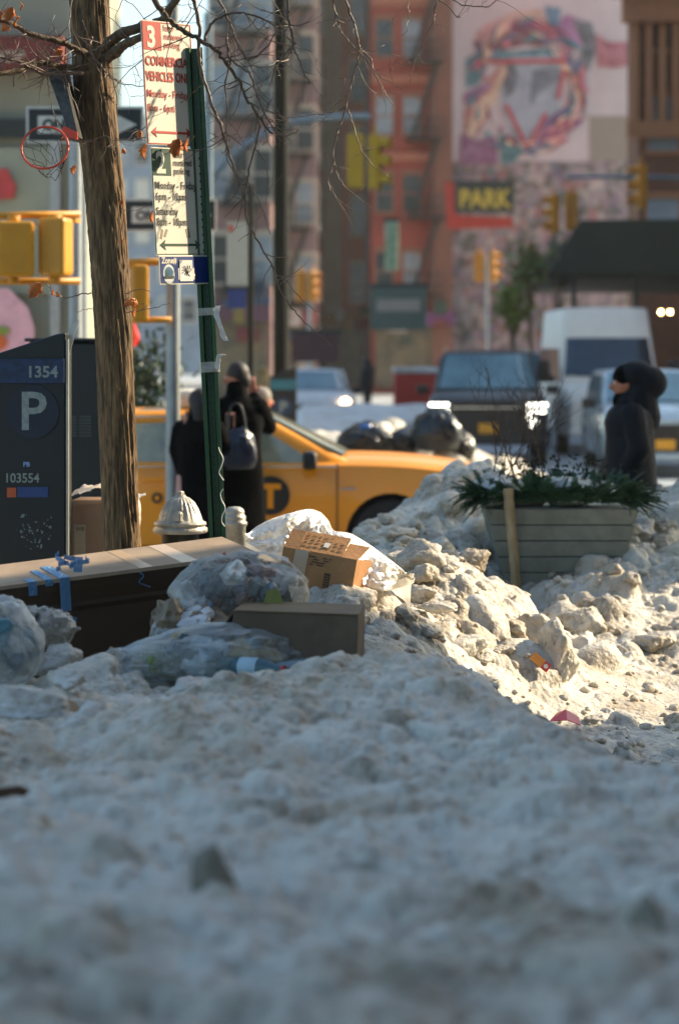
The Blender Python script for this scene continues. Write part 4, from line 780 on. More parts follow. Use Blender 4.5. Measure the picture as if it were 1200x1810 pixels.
def person(loc, rz, h, label, coat, coat_len, arms, head_yaw=0, hair='short', lean=0, coatname='coat', hatm=None, thick=1.0, wide=1.0):
    """stands at loc facing local -Y; arms = two lists (elbow, wrist, hand direction)"""
    r = empty('person', loc, rz, label, 'person'); u = h/7.5; hz = h-u*.5
    hip = h*.52; sh = h*.815; nk = h*.86; ly = -lean
    b = MB(); b.cap((0, 0, hip), .13*wide, (0, ly*.6, h*.66), .12*wide); b.cap((0, ly*.6, h*.66), .115, (0, ly, sh-.12), .11); b.cap((-.13, ly, sh-.05), .045, (.13, ly, sh-.05), .045); b.cap((0, ly, sh), .055, (0, ly-.01, nk+.03), .052)
    yc = ly-.03
    b.ell((0, yc, hz), (u*.36, u*.43, u*.52), 20, 14); b.ell((0, yc-u*.10, hz-u*.22), (u*.25, u*.30, u*.27), 16, 10)
    q = Matrix.Rotation(head_yaw, 3, 'Z')
    def hd(x, y, z): v = q @ Vector((x*u, y*u, 0)); return (v.x, v.y+yc, hz+z*u)
    b.cap(hd(0, -.40, .02), .010, hd(0, -.475, -.13), .019, 8)
    for s in (1, -1): b.ell(hd(s*.335, .02, -.04), (.014, .022, .032), 8, 6, (0, 0, head_yaw)); b.ell(hd(s*.14, -.34, .06), (.026, .016, .010), 8, 6)
    for s, (el, wr_, dr) in zip((1, -1), arms):
        S0 = Vector((s*.185*wide, ly, sh-.03)); b.cap(S0, .052, el, .042); b.cap(el, .042, wr_, .026); hand(b, wr_, dr, s, 1.0, .6)
    for s in (1, -1):
        b.cap((s*.095, 0, hip-.02), .085, (s*.10, -.02, h*.28), .058); b.cap((s*.10, -.02, h*.28), .056, (s*.10, .02, .09), .038); b.cap((s*.10, .04, .045), .038, (s*.115, -.13, .035), .032)
    melt(b, 'body', SKIN, r, .0085, 3)
    for s in (1, -1):
        e = MB().ell(hd(s*.14, -.375, .0), (.0115, .0105, .010), 10, 8).build('eye', EYEM, r, True); MB().ell(hd(s*.14, -.452, .0), (.006, .004, .006), 8, 6).build('iris', IRIS, e)
    MB().ell(hd(0, -.405, -.25), (.022, .010, .006), 10, 6, (0, 0, head_yaw)).build('mouth', LIP, r, True)
    c = MB(); z0 = h*coat_len
    rs = []
    for t_, rx, ry, dy in ((0, .235, .17, .01), (.25, .225, .16, 0), (.5, .21, .15, 0), (.68, .195, .145, ly*.6), (.82, .215, .155, ly*.9), (.93, .20, .13, ly), (1.0, .10, .09, ly)):
        z = z0+(sh+.04-z0)*t_
        rs.append([Vector((rx*wide*thick*math.cos(a)*(1+.035*math.sin(7*a+t_*3)*(1-t_)), dy+ry*thick*math.sin(a)*(1+.05*math.sin(5*a)*(1-t_)), z)) for a in [2*math.pi*k/36 for k in range(36)]])
    c.rings(rs)
    for s, (el, wr_, dr) in zip((1, -1), arms):
        S0 = Vector((s*.18*wide, ly, sh-.04)); c.cap(S0, .082*thick, el, .068*thick); c.cap(el, .068*thick, Vector(wr_)+(Vector(el)-Vector(wr_)).normalized()*.03, .054*thick)
    c.cap((0, ly, sh+.0), .095, (0, ly+.01, nk+.035), .082)
    melt(c, coatname, coat, r, .013, 3)
    t2 = MB()
    for s in (1, -1): t2.cap((s*.095, 0, hip-.03), .098, (s*.10, -.02, h*.28), .075); t2.cap((s*.10, -.02, h*.28), .075, (s*.10, .02, .12), .062)
    melt(t2, 'trousers', TROU, r, .016, 2)
    for s in (1, -1):
        t3 = MB(); t3.cap((s*.10, .05, .055), .05, (s*.118, -.15, .042), .04); t3.cap((s*.10, .03, .06), .05, (s*.10, .02, .14), .05); melt(t3, 'shoe', SHOE, r, .012, 2)
    hm = MB()
    if hair == 'short':
        hm.ell(hd(0, .07, .13), (u*.42, u*.44, u*.45), 18, 12); hm.ell(hd(0, .20, -.10), (u*.37, u*.30, u*.34), 16, 10)
        melt(hm, 'hair', HAIRD, r, .010, 2)
    elif hair == 'long':
        hm.ell(hd(0, .06, .10), (u*.50, u*.52, u*.50), 18, 12); hm.cap(hd(0, .2, -.1), u*.44, hd(.02, .28, -.72), u*.36); hm.cap(hd(.28, .05, -.1), u*.14, hd(.34, .1, -.7), u*.12); hm.cap(hd(-.28, .05, -.1), u*.14, hd(-.34, .1, -.7), u*.12)
        melt(hm, 'hair', HAIRD, r, .012, 2)
    elif hair == 'beanie':
        hm.ell(hd(0, .04, .18), (u*.43, u*.48, u*.46), 18, 12); hm.cap(hd(0, .15, -.05), u*.36, hd(0, .18, -.3), u*.34)
        melt(hm, 'beanie', hatm, r, .012, 2)
    r['u'] = u
    return r
gz = .16
# man with short hair, back to us, head turned right, one hand up
D1 = 19.35
person((X(418, D1), D1, gz), R(180), 1.68, 'man with short dark hair in long black coat, back to camera, hand to face', BLACKC, .2,
       [(Vector((.25, -.04, 1.15)), Vector((.20, -.24, .98)), (-.5, -.8, .1)), (Vector((-.25, -.16, 1.17)), Vector((-.12, -.30, 1.42)), (.1, -.1, 1))], head_yaw=R(62), thick=1.05, wide=.98)
# woman with dark hair, black coat, beside him
D2 = 19.0
wm = person((X(352, D2), D2, gz), R(150), 1.47, 'woman with dark hair in a black coat standing left of the short-haired man', BLACKC, .2,
       [(Vector((.21, .0, 1.0)), Vector((.20, -.10, .76)), (0, -.2, -1)), (Vector((-.21, -.05, 1.02)), Vector((-.20, -.27, 1.10)), (.4, -.8, .2))], head_yaw=R(20), hair='long', thick=.98, wide=.9)
r = empty('handbag', P(330, 870, D2)+Vector((0, 0, .02)), R(60), 'dusty pink handbag hanging at the side of the woman in black', 'bag')
MB().prism([(-.10, -.16), (.10, -.16), (.075, .12), (-.075, .12)], -.05, .05).build('bag_body', mat('dusty_pink_leather', '#b98a80', .6), r, bevel=.015)
MB().tube(smoothpath([(-.06, 0, .12), (-.04, 0, .40), (0, 0, .62), (.04, 0, .40), (.06, 0, .12)]), .008, 8).build('strap', mat('dusty_pink_leather', ''), r, True)
r = empty('mobile_phone', P(407, 748, 19.1), R(20), 'phone in a pinkish case held up between the two people in black', 'phone')
MB().bx(-.035, .035, -.005, .005, -.08, .08).build('case', mat('pale_pink_case', '#c9958a', .5), r, bevel=.008); MB().bx(-.031, .031, -.0075, -.0055, -.072, .072).build('screen', mat('phone_screen', '#2a2624', .1), r)
r = empty('shoulder_bag', P(418, 800, 19.0), R(10), 'shiny dark blue shopping bag on the man\'s arm', 'bag')
v, f = bag((0, 0, 0), (.17, .10, .22), 8, 4, .12, (0, 0, 1)); MB().add(v, f).build('bag_body', mat('shiny_navy_bag', '#10182a', .25), r, True); MB().tube(smoothpath([(-.08, 0, .16), (-.04, .02, .36), (.04, .02, .36), (.08, 0, .16)]), .01, 8).build('strap', BLK, r, True)
# third walker beyond them, pale hat and mustard coat
D3 = 23.6
person((X(459, D3), D3, .0), R(110), 1.56, 'walker in a mustard coat and pale knitted hat behind the man in black', mat('mustard_coat', '#6d5a2c', .85), .36,
       [(Vector((.27, -.05, 1.05)), Vector((.25, -.2, .86)), (0, -.4, -1)), (Vector((-.27, .05, 1.05)), Vector((-.25, -.05, .84)), (0, -.2, -1))], hair='beanie', hatm=mat('pale_knit', '#8d8a84', .9))
# person at the right, profile facing left
D4 = 17.2
pr = person((X(1112, D4), D4, .22), R(-90), 1.60, 'person in profile facing left in dark hooded coat and beanie behind the planter', NAVY, .40,
       [(Vector((.26, .04, 1.04)), Vector((.16, -.06, .86)), (-.3, -.5, -.6)), (Vector((-.26, .10, 1.04)), Vector((-.16, -.04, .86)), (.3, -.4, -.6))], hair='beanie', hatm=BLACKC, thick=1.18)
hd_ = MB(); hz = 1.60-1.60/15
hd_.ell((0, .05, hz+.055), (.120, .145, .105), 18, 12)
hd_.ell((0, .13, hz+.0), (.12, .14, .125), 18, 12); hd_.cap((0, .07, hz-.06), .12, (0, .07, hz-.24), .155); hd_.cap((0, -.02, hz-.14), .10, (0, .03, hz-.2), .14)
melt(hd_, 'hood', NAVY, pr, .013, 3)
sc_ = MB().cap((0, -.04, hz-.13), .085, (0, .0, hz-.2), .10); melt(sc_, 'scarf', BLACKC, pr, .013, 2)

# ---------------------------------------------------------------- left side: meter, cabinet, hydrants, parking signs
MET = mat('meter_black_metal', '#080a09', .45, var=.4, scale=3); MBL = mat('meter_blue_panel', '#12294a', .5, var=.5, scale=30); MTX = mat('worn_meter_lettering', '#7f8b86', .6, var=.3, scale=40); MWORN = mat('worn_white_scuffs', '#6d7a7a', .7)
def meter(name, label, cx, d, w_, ztop, k=1.0, rz=0, detail=True):
    r = empty(name, (cx, d, ground_z(cx, d)-.05 if d < 35 else 0), rz, label, 'parking meter', 'pay-and-display meters'); H0 = ztop-r.location.z
    mb = MB().prism([(-w_/2, 0), (w_/2, 0), (w_/2, H0), (w_/2-.04, H0-.005), (-w_/2, H0-.11)], -.13, .13); mb.build('cabinet', MET, r, bevel=.008)
    def z(py): return (EYE-(py-HOR)*d/FPX)-r.location.z
    if detail:
        MB().bx(-w_/2-.003, w_/2-.006, -.142, -.131, z(677), z(634)).build('number_strip', MBL, r, bevel=.004); text('1354', .075, MTX, r, (-.005, -.143, z(666)), bold=.002)
        MB().tube([(X(65, d)-cx, -.131, z(727)), (X(65, d)-cx, -.138, z(727))], .125, 36).build('round_badge', mat('meter_badge_navy', '#0d1428', .5), r)
        text('P', .255, MTX, r, (X(65, d)-cx, -.139, z(757)), bold=.004, align='CENTER'); text('PB', .03, mat('pale_blue_print', '#7f9ac8'), r, (X(48, d)-cx, -.132, z(822)), bold=.001)
        text('103554', .062, MTX, r, (X(15, d)-cx, -.132, z(850)), sx=.9, bold=.001)
        MB().bx(X(20, d)-cx, X(36, d)-cx, -.135, -.1305, z(876), z(859)).build('orange_sticker', mat('orange_sticker', '#a8502c', .6), r); MB().bx(X(38, d)-cx, X(92, d)-cx, -.135, -.1305, z(876), z(858)).build('blue_sticker', mat('blue_sticker', '#1f3a70', .5), r)
        mb = MB(); gg = random.Random(3)
        for q in range(60):
            a = X(gg.gauss(62, 17), d)-cx; c = z(gg.gauss(938, 14)); s = .002+gg.random()**2*.008; mb.box((a, -.131, c), (s*gg.uniform(.6, 2.2), .002, s), (0, gg.uniform(0, 3), 0))
        mb.build('scuff_marks', MWORN, r)
        MB().bx(w_/2+.001, w_/2+.012, -.125, -.09, .15, H0-.03).build('sunlit_edge_strip', mat('painted_edge_sunlight', '#a8a496', .4, .5), r)  # pale strip stands in for sunlight along the meter's right edge
        MB().prism([(w_/2-.02, H0-.2), (w_/2+.055, H0+.06), (w_/2+.05, H0+.065), (w_/2+.01, H0+.03)], -.05, -.046).build('torn_sticker', SWH, r)
    else:
        MB().bx(-w_/2+.01, w_/2-.01, -.14, -.131, H0-.28, H0-.15).build('number_strip', mat('meter_teal_panel', '#2c6a78', .5), r); MB().tube([(0, -.131, H0-.5), (0, -.138, H0-.5)], .12, 24).build('round_badge', MBL, r); text('P', .2, MTX, r, (0, -.139, H0-.57), bold=.005, align='CENTER')
        MB().bx(-.13, .13, -.14, -.131, H0-1.0, H0-.78).build('notice', MBL, r)
    return r
mt = meter('parking_meter', 'large black pay station with worn letter P at the left edge of the picture', X(56, 11.6), 11.6, .36, 2.03)
meter('parking_meter', 'far blue pay station at the foot of the dark lamp post', X(501, 31), 31, .34, 1.72, detail=False)
# dark cabinet behind
r = empty('relay_cabinet', (X(147, 15.5), 15.5, .12), 0, 'dark green steel street cabinet with slotted vents between the meter and the tree', 'cabinet'); DGM = mat('dark_green_cabinet', '#0e1512', .45, var=.3)
MB().bx(-.32, .20, -.25, .25, 0, EYE-.12+(618-604)*15.5/FPX).build('case', DGM, r, bevel=.02)
MB().bx(-.34, .22, -.28, .28, EYE-.12+(618-604)*15.5/FPX, EYE-.12+(618-598)*15.5/FPX).build('lid', DGM, r, bevel=.01)
mb = MB()
for px in (133, 159):
    for k in range(7): zz = EYE-.12+(618-736-k*5.5)*15.5/FPX; mb.bx(X(px-11, 15.5)-X(147, 15.5), X(px+11, 15.5)-X(147, 15.5), -.262, -.251, zz, zz+.009)
mb.build('vent', mat('grey_slats', '#4d524c', .5), r)
r = empty('festive_shrub', P(262, 690, 24), 0, 'dark green holiday greenery with a red ornament behind the tree trunk', 'plant')
mb = MB(); gg = random.Random(4)
for k in range(700):
    a = gg.gauss(0, .16); c = gg.gauss(0, .28); b_ = gg.gauss(0, .15); mb.box((a-.05, b_, c), (.09, .004, .03), (gg.uniform(0, 3), gg.uniform(0, 3), gg.uniform(0, 3)))
mb.build('foliage', mat('holly_green', '#1d3a20', .5, var=.4, scale=9), r); MB().lathe([(.25, -1.5), (.3, -.9), (.28, -.5)], n=16).build('pot', DARKMET, r)
v, f = rock((0, 0, 0), (.13, .08, .16), 3, 4); o_ = MB().add(v, f).build('ornament', mat('bright_red_ornament', '#c8261a', .5), r, True); o_.location = (X(236, 24)-X(262, 24), -.3, .54)

HYD = mat('weathered_silver_hydrant', '#a8a294', .45, .3, var=.3, scale=14, bump=.4, bscale=30); HYK = mat('black_hydrant_barrel', '#141712', .5)
def hydrant(cx, d, ztop, k, label, ribs=22):
    z0 = ground_z(cx, d)-.1; r = empty('fire_hydrant', (cx, d, z0), 0, label, 'fire hydrant', 'silver-topped fire hydrants'); H0 = ztop-z0
    mb = MB(); n = 88; rs = []
    for rr, z, fl in ((.126*k, -.245, 0), (.134*k, -.238, 0), (.134*k, -.215, 0), (.123*k, -.21, 0), (.123*k, -.2, 0), (.130*k, -.196, 0), (.127*k, -.182, 0), (.115*k, -.176, 0), (.107*k, -.165, .01), (.098*k, -.135, .03), (.085*k, -.10, .045), (.067*k, -.065, .06), (.045*k, -.04, .05), (.026*k, -.03, 0), (.026*k, -.022, 0)):
        rs.append([Vector((rr*(1+fl*math.cos(ribs*2*math.pi*j/n))*math.cos(2*math.pi*j/n), rr*(1+fl*math.cos(ribs*2*math.pi*j/n))*math.sin(2*math.pi*j/n), H0+z*k*.84)) for j in range(n)])
    mb.rings(rs).build('bonnet', HYD, r, True)
    MB().lathe([(.021*k, H0-.024*k), (.019*k, H0-.004*k), (.014*k, H0)], n=5).build('operating_nut', HYD, r)
    MB().lathe([(.10*k, 0), (.10*k, H0-.40), (.092*k, H0-.38), (.092*k, H0-.209*k), (.118*k, H0-.2085*k)], n=32).build('barrel', HYK, r, True)
    MB().tube([(0, -.09*k, H0-.40), (0, -.17*k, H0-.40), (0, -.19*k, H0-.40)], [.06*k, .06*k, .045*k], 16).build('outlet_cap', HYD, r)
    MB().lathe([(.019*k, 0), (.019*k, .035), (.012*k, .045)], n=12).build('bolt', HYD, r, loc=(0, -.105*k, H0-.14*k)); return r
hydrant(X(319, 11.9), 11.9, EYE-(868-618)*11.9/FPX, 1.0, 'squat silver-domed fire hydrant with dark barrel right of the tree trunk')
r = empty('standpipe', (X(415, 12.6), 12.6, ground_z(X(415, 12.6), 12.6)-.1), 0, 'smaller silver capped standpipe right of the green signpost', 'standpipe'); H0 = EYE-(895-618)*12.6/FPX-r.location.z
MB().lathe([(.058, 0), (.058, H0-.105), (.064, H0-.10), (.066, H0-.082), (.056, H0-.076), (.060, H0-.06), (.057, H0-.048), (.049, H0-.042), (.052, H0-.028), (.047, H0-.016), (.03, H0-.003), (.002, H0)], n=32).build('pipe', mat('weathered_silver_hydrant', ''), r, True)
MB().tube([(0, -.04, H0-.25), (0, -.10, H0-.25)], .035, 12).build('outlet_cap', HYD, r); MB().lathe([(.09, 0), (.09, .16), (.07, .2)], n=20).build('collar', HYK, r)

# the green signpost and its boards
D = 10.4; z0 = .30; k = D/FPX
GP = mat('green_signpost_paint', '#24451d', .5, var=.2, scale=6); SG = mat('cream_sign_face', '#e2dac4', .5, var=.03, scale=3); SR = mat('sign_red', '#b8402e', .5); SGR = mat('sign_green', '#17432c', .5); STX = mat('sign_text_dark', '#33332c', .5); SBL = mat('zone_sign_blue', '#1e3674', .45)
base = P(402, HOR+(EYE-z0)/k, D); LEAN = -.0487
post = empty('signpost', base, 0, 'leaning dark green U-channel post with ripped tape, in front of the woman in black', 'signpost', rot=(0, LEAN, 0))
def lz(py): return (HOR+(EYE-z0)/k-py)*k
zt = lz(83); mb = MB(); wv = .036
prof = [(-wv, .0), (-wv, .006), (-.019, .006), (-.013, -.026), (.013, -.026), (.019, .006), (wv, .006), (wv, 0), (.023, 0), (.017, -.032), (-.017, -.032), (-.023, 0)]
prof = [(x, -y) for x, y in prof]
mb.rings([[Vector((x, y, 0)) for x, y in prof], [Vector((x, y, zt)) for x, y in prof]]); mb.build('channel_post', GP, post)
mb = MB()
for q in range(70): mb.tube([(0, .018, .2+q*.033), (0, .034, .2+q*.033)], .0048, 8)
mb.build('bolt_holes', BLK, post)
TAPE = film('clear_tape', '#e9e2cf', .55, .2, .4)
def tape(py, h_, tail, label):
    r = empty('tape_wrap', base, 0, label, 'tape', 'torn clear tape on the signpost', rot=(0, LEAN, 0)); z = lz(py)
    pts = [(-.041, -.008), (-.041, .037), (.041, .037), (.041, -.008)]
    MB().rings([[Vector((x*1.02, y, z-h_/2)) for x, y in pts], [Vector((x*1.02, y-.001, z+h_/2)) for x, y in pts]], True, False).build('wrap', TAPE, r)
    vs = smoothpath([Vector(t_)+Vector((0, 0, z)) for t_ in tail], 4); mb = MB()
    mb.rings([[v+Vector((-.009-.006*math.sin(i), 0, 0)), v+Vector((.009+.004*math.cos(i*2), .003, 0)), v+Vector((.009, .005, .003)), v+Vector((-.009, .002, .003))] for i, v in enumerate(vs)]); mb.build('torn_end', mat('white_tape', '#d8d2c6', .5), r)
tape(550, .032, [(.038, -.012, .0), (.05, -.02, .02), (.045, -.03, -.02), (.06, -.03, -.08), (.078, -.03, -.13)], 'torn clear tape with a long pale tail, upper of two on the signpost')
tape(648, .045, [(.036, -.012, -.01), (.04, -.02, .03), (.05, -.03, .05), (.065, -.03, .048)], 'torn clear tape with a short curl, lower of two on the signpost')
mb = MB(); gg = random.Random(5); pth = []
zz = lz(790)
while zz > lz(935): pth.append(Vector((.030+.008*math.sin(zz*60)+gg.uniform(-.003, .003), -.012, zz))); zz -= .018
mb.tube(smoothpath(pth[:9], 3), .0022, 5); mb.tube(smoothpath(pth[10:], 3), .0022, 5); mb.build('peeling_label', mat('white_tape', ''), post)
def board(py0, py1, pxc, label, name='parking_sign', wd=.305):
    zc_ = (lz(py0)+lz(py1))/2; hh = (lz(py0)-lz(py1))
    r = empty(name, (0, 0, 0), 0, label, 'parking sign', 'parking signs on the green post')
    M = Matrix.Translation(base) @ Matrix.Rotation(LEAN, 4, 'Y') @ Matrix.Translation(((pxc-350)*k+.0, -.085, zc_)) @ Matrix.Rotation(R(50), 4, 'Z'); r.matrix_world = M
    MB().bx(-wd/2, wd/2, -.0016, .0016, -hh/2, hh/2).build('plate', SG, r, bevel=.001); return r, hh
def border(r, hh, m, wd=.305, t_=.004, ins=.004):
    mb = MB(); a = wd/2-ins; b = hh/2-ins; y0, y1 = -.0030, -.0018
    mb.bx(-a, a, y0, y1, b-t_, b).bx(-a, a, y0, y1, -b, -b+t_).bx(-a, -a+t_, y0, y1, -b+t_, b-t_).bx(a-t_, a, y0, y1, -b+t_, b-t_); mb.build('border', m, r)
def arrows(r, z, m, w_=.125):
    o = MB().prism([(-w_, 0), (-w_+.035, .022), (-w_+.028, .005), (w_-.028, .005), (w_-.035, .022), (w_, 0), (w_-.035, -.022), (w_-.028, -.005), (-w_+.028, -.005), (-w_+.035, -.022)], -.0032, -.0018).build('arrow', m, r)
    o.location = (0, 0, z)
def line(r, s, x, z, sz, m, sx=.8, b=.0002): return text(s, sz, m, r, (x, -.0038, z), sx=sx, bold=b, ext=.0004)
r, hh = board(40, 257, 305, 'cream board in red print reading COMMERCIAL VEHICLES ONLY, topmost on the green post'); border(r, hh, SR); Lx = -.138
MB().bx(-.149, -.035, -.003, -.0018, hh/2-.125, hh/2-.008).build('number_panel', SR, r); line(r, '3', -.125, hh/2-.112, .125, SG, .9, .004)
for s_, z_ in (('hour', .04), ('metered', .075), ('parking', .11)): line(r, s_, -.02, hh/2-z_, .040, SR, .82)
line(r, 'COMMERCIAL', Lx, hh/2-.190, .056, SR, .78, .0012); line(r, 'VEHICLES ONLY', Lx, hh/2-.255, .056, SR, .70, .0012); line(r, 'Monday - Friday', Lx, hh/2-.325, .046, SR, .83); line(r, '8am - 6pm', Lx, hh/2-.385, .046, SR, .83); arrows(r, -hh/2+.055, SR)
r, hh = board(262, 450, 311, 'cream board in green print, 2 hour metered parking with a green arrow, middle board'); border(r, hh, SGR, t_=.003)
MB().bx(-.146, -.035, -.003, -.0018, hh/2-.118, hh/2-.008).build('number_panel', SGR, r); line(r, '2', -.125, hh/2-.106, .125, SG, .9, .004)
for s_, z_ in (('hour', .04), ('metered', .075), ('parking', .11)): line(r, s_, -.02, hh/2-z_, .040, STX, .82)
for s_, z_ in (('Monday - Friday', .175), ('6pm - 10pm', .222), ('Saturday', .285), ('8am - 10pm', .330)): line(r, s_, Lx, hh/2-z_, .046, STX, .83)
arrows(r, -hh/2+.045, SGR)
mb = MB(); mb.box((-.11, -.0022, -hh/2+.09), (.012, .001, .04), (0, .3, 0)).box((-.085, -.0022, -hh/2+.095), (.012, .001, .035), (0, .5, 0)).box((.05, -.0022, -hh/2+.095), (.02, .001, .04), (0, -.2, 0)); mb.build('scratch_marks', mat('faded_brown_scratch', '#9a8a70'), r)
r, hh = board(450, 501, 316, 'small blue zone plate with stickers, lowest on the green post'); MB().bx(-.146, .146, -.003, -.0018, -hh/2+.006, hh/2-.006).build('panel', SBL, r)
line(r, 'Zone#', -.138, hh/2-.034, .036, SG, .9, .001); line(r, '1354', -.05, -hh/2+.022, .066, SG, .85, .002)
stk = MB().ell((0, 0, 0), (.036, .001, .042), 24, 8).build('oval_sticker', mat('pale_sticker', '#c9cfc9', .5), r); stk.location = (-.098, -.004, -.018); MB().ell((0, -.0012, .006), (.026, .001, .026), 20, 6).build('sticker_print', mat('teal_print', '#2c5f74', .5), stk); MB().bx(-.028, .028, -.0028, -.0012, -.018, -.008).build('sticker_print', STX, stk)
stk = MB().bx(-.04, .04, -.001, .001, -.045, .045).build('square_sticker', mat('white_sticker', '#dcdad0', .5), r, bevel=.0005); stk.location = (.008, -.0045, -.004); mb = MB(); gg = random.Random(8)
for q in range(11): a = q*.57+gg.uniform(-.2, .2); L_ = gg.uniform(.02, .034); mb.tube(smoothpath([(0, -.0016, .004), (math.cos(a)*L_*.5+.004, -.0016, math.sin(a)*L_*.5), (math.cos(a+.3)*L_, -.0016, math.sin(a+.3)*L_+.002)], 3), .0016, 5)
mb.build('sticker_print', STX, stk)

# ---------------------------------------------------------------- the street tree
def bark_mat():
    m = bpy.data.materials.new('furrowed_bark'); m.use_nodes = True; nt = m.node_tree; N = nt.nodes.new; L = nt.links.new; b = nt.nodes['Principled BSDF']; b.inputs['Roughness'].default_value = .85
    tc = N('ShaderNodeTexCoord'); mp = N('ShaderNodeMapping'); mp.inputs['Scale'].default_value = (1, 1, .17); L(tc.outputs['Object'], mp.inputs[0])
    n1 = N('ShaderNodeTexNoise'); n1.inputs['Scale'].default_value = 55; n1.inputs['Detail'].default_value = 6; n1.inputs['Distortion'].default_value = .8; L(mp.outputs[0], n1.inputs[0])
    rp = N('ShaderNodeValToRGB'); L(n1.outputs[0], rp.inputs[0]); e = rp.color_ramp.elements; e[0].position = .35; e[0].color = (*lin('#43321e'), 1); e[1].position = .7; e[1].color = (*lin('#846844'), 1)
    L(rp.outputs[0], b.inputs['Base Color']); bp = N('ShaderNodeBump'); bp.inputs['Strength'].default_value = .9; bp.inputs['Distance'].default_value = .012; L(n1.outputs[0], bp.inputs['Height']); L(bp.outputs[0], b.inputs['Normal']); return m
BARK = bark_mat(); TWIG = mat('twig_bark', '#5e4630', .5, var=.35, scale=30, spec=.6); LEAF = mat('dry_brown_leaf', '#a85c22', .55, var=.35, scale=25)
TD = 11.0; tbase = P(224, HOR+(EYE-.25)*FPX/TD, TD)
tree = empty('street_tree', tbase, 0, 'bare street tree with furrowed trunk, drooping twigs and a few dry orange leaves', 'tree')
def TP(px, py, d=TD): return P(px, py, d)-tbase
tk = [(150, -260, 70), (156, -60, 68), (160, 60, 66), (166, 150, 66), (176, 250, 66), (186, 350, 65), (195, 480, 63), (202, 600, 62), (208, 750, 61), (213, 900, 60), (218, 985, 62), (223, 1200, 70), (224, 1290, 84), (224, 1330, 100)]
pts = smoothpath([(a, 0, b) for a, b, c in tk], 34); rd = smoothpath([(c, 0, 0) for a, b, c in tk], 34); n = 110; rings = []
th = np.linspace(0, 2*math.pi, n, endpoint=False)
for i, (p, w_) in enumerate(zip(pts, rd)):
    c = TP(p.x, p.z); rr = w_.x/2*TD/FPX; z = c.z
    fur = fbm(np.cos(th)*2.2+5, np.sin(th)*2.2+z*1.6+9, 3.2, 3, 4)+.5*fbm(th*0+np.cos(th)*6, np.sin(th)*6+z*1.6, 2.2, 13, 3)
    rid = 1-2.4*np.abs(fbm(np.cos(th)*3.4+.15*z, np.sin(th)*3.4+z*2.4, 2.0, 21, 3))
    cr = rr*(1+.045*fur)+.0075*np.clip(rid, -.5, 1)
    rings.append([Vector((c.x+cr[j]*math.cos(th[j]), cr[j]*math.sin(th[j]), z)) for j in range(n)])
MB().rings(rings).build('trunk', BARK, tree, True)
tr = random.Random(21)
twigs = MB(); leafspots = []
def branch(pp, r0, r1, d0=10.9, d1=None, sub=0, seed=0, mbx=None, n=7, spread=1.0):
    d1 = d1 if d1 is not None else d0; N_ = len(pp)
    path = smoothpath([TP(a, b, d0+(d1-d0)*i/max(1, N_-1)) for i, (a, b) in enumerate(pp)], 6); q = random.Random(seed*31+7)
    path = [v+Vector((q.gauss(0, .0022), q.gauss(0, .006), q.gauss(0, .0022))) for v in path]; M_ = len(path)
    rad = [1.22*(r0+(r1-r0)*(i/(M_-1))**.8)*(1+.18*(i % 6 == 0)) for i in range(M_)]
    if r0 > .009: MB().tube(path, rad, n+4).build('limb', mat('dark_limb_bark', '#3a2c1e', .8, color2='#6b5638', scale=40, bump=.6, bscale=80), tree, True)
    else: twigs.tube(path, rad, n)
    for k in range(int(sub*1.4)):
        i = q.randrange(int(M_*.15), M_-1); p = path[i]; t = (path[min(i+1, M_-1)]-path[i-1]).normalized(); twig(p, t, q.uniform(.06, .26)*spread, rad[i]*.55, q, 2)
    return path
def twig(p, t, L_, r, q, depth):
    r = min(max(r, .0011), .0032); d = (t*q.uniform(.2, .9)+Vector((q.gauss(0, .8), q.gauss(0, .7), q.gauss(-.12, .7)))).normalized(); n = max(3, int(L_/.03)); pts = [p]; v = d
    for i in range(n): v = (v+Vector((q.gauss(0, .16), q.gauss(0, .14), q.gauss(.02, .16)))).normalized(); pts.append(pts[-1]+v*L_/n)
    twigs.tube(pts, [r*(1-.65*i/n) for i in range(n+1)], 5)
    if depth:
        for k in range(q.randint(0, 2)):
            i = q.randrange(1, n); twig(pts[i], (pts[i+1]-pts[i]).normalized(), L_*q.uniform(.3, .6), r*.7, q, depth-1)
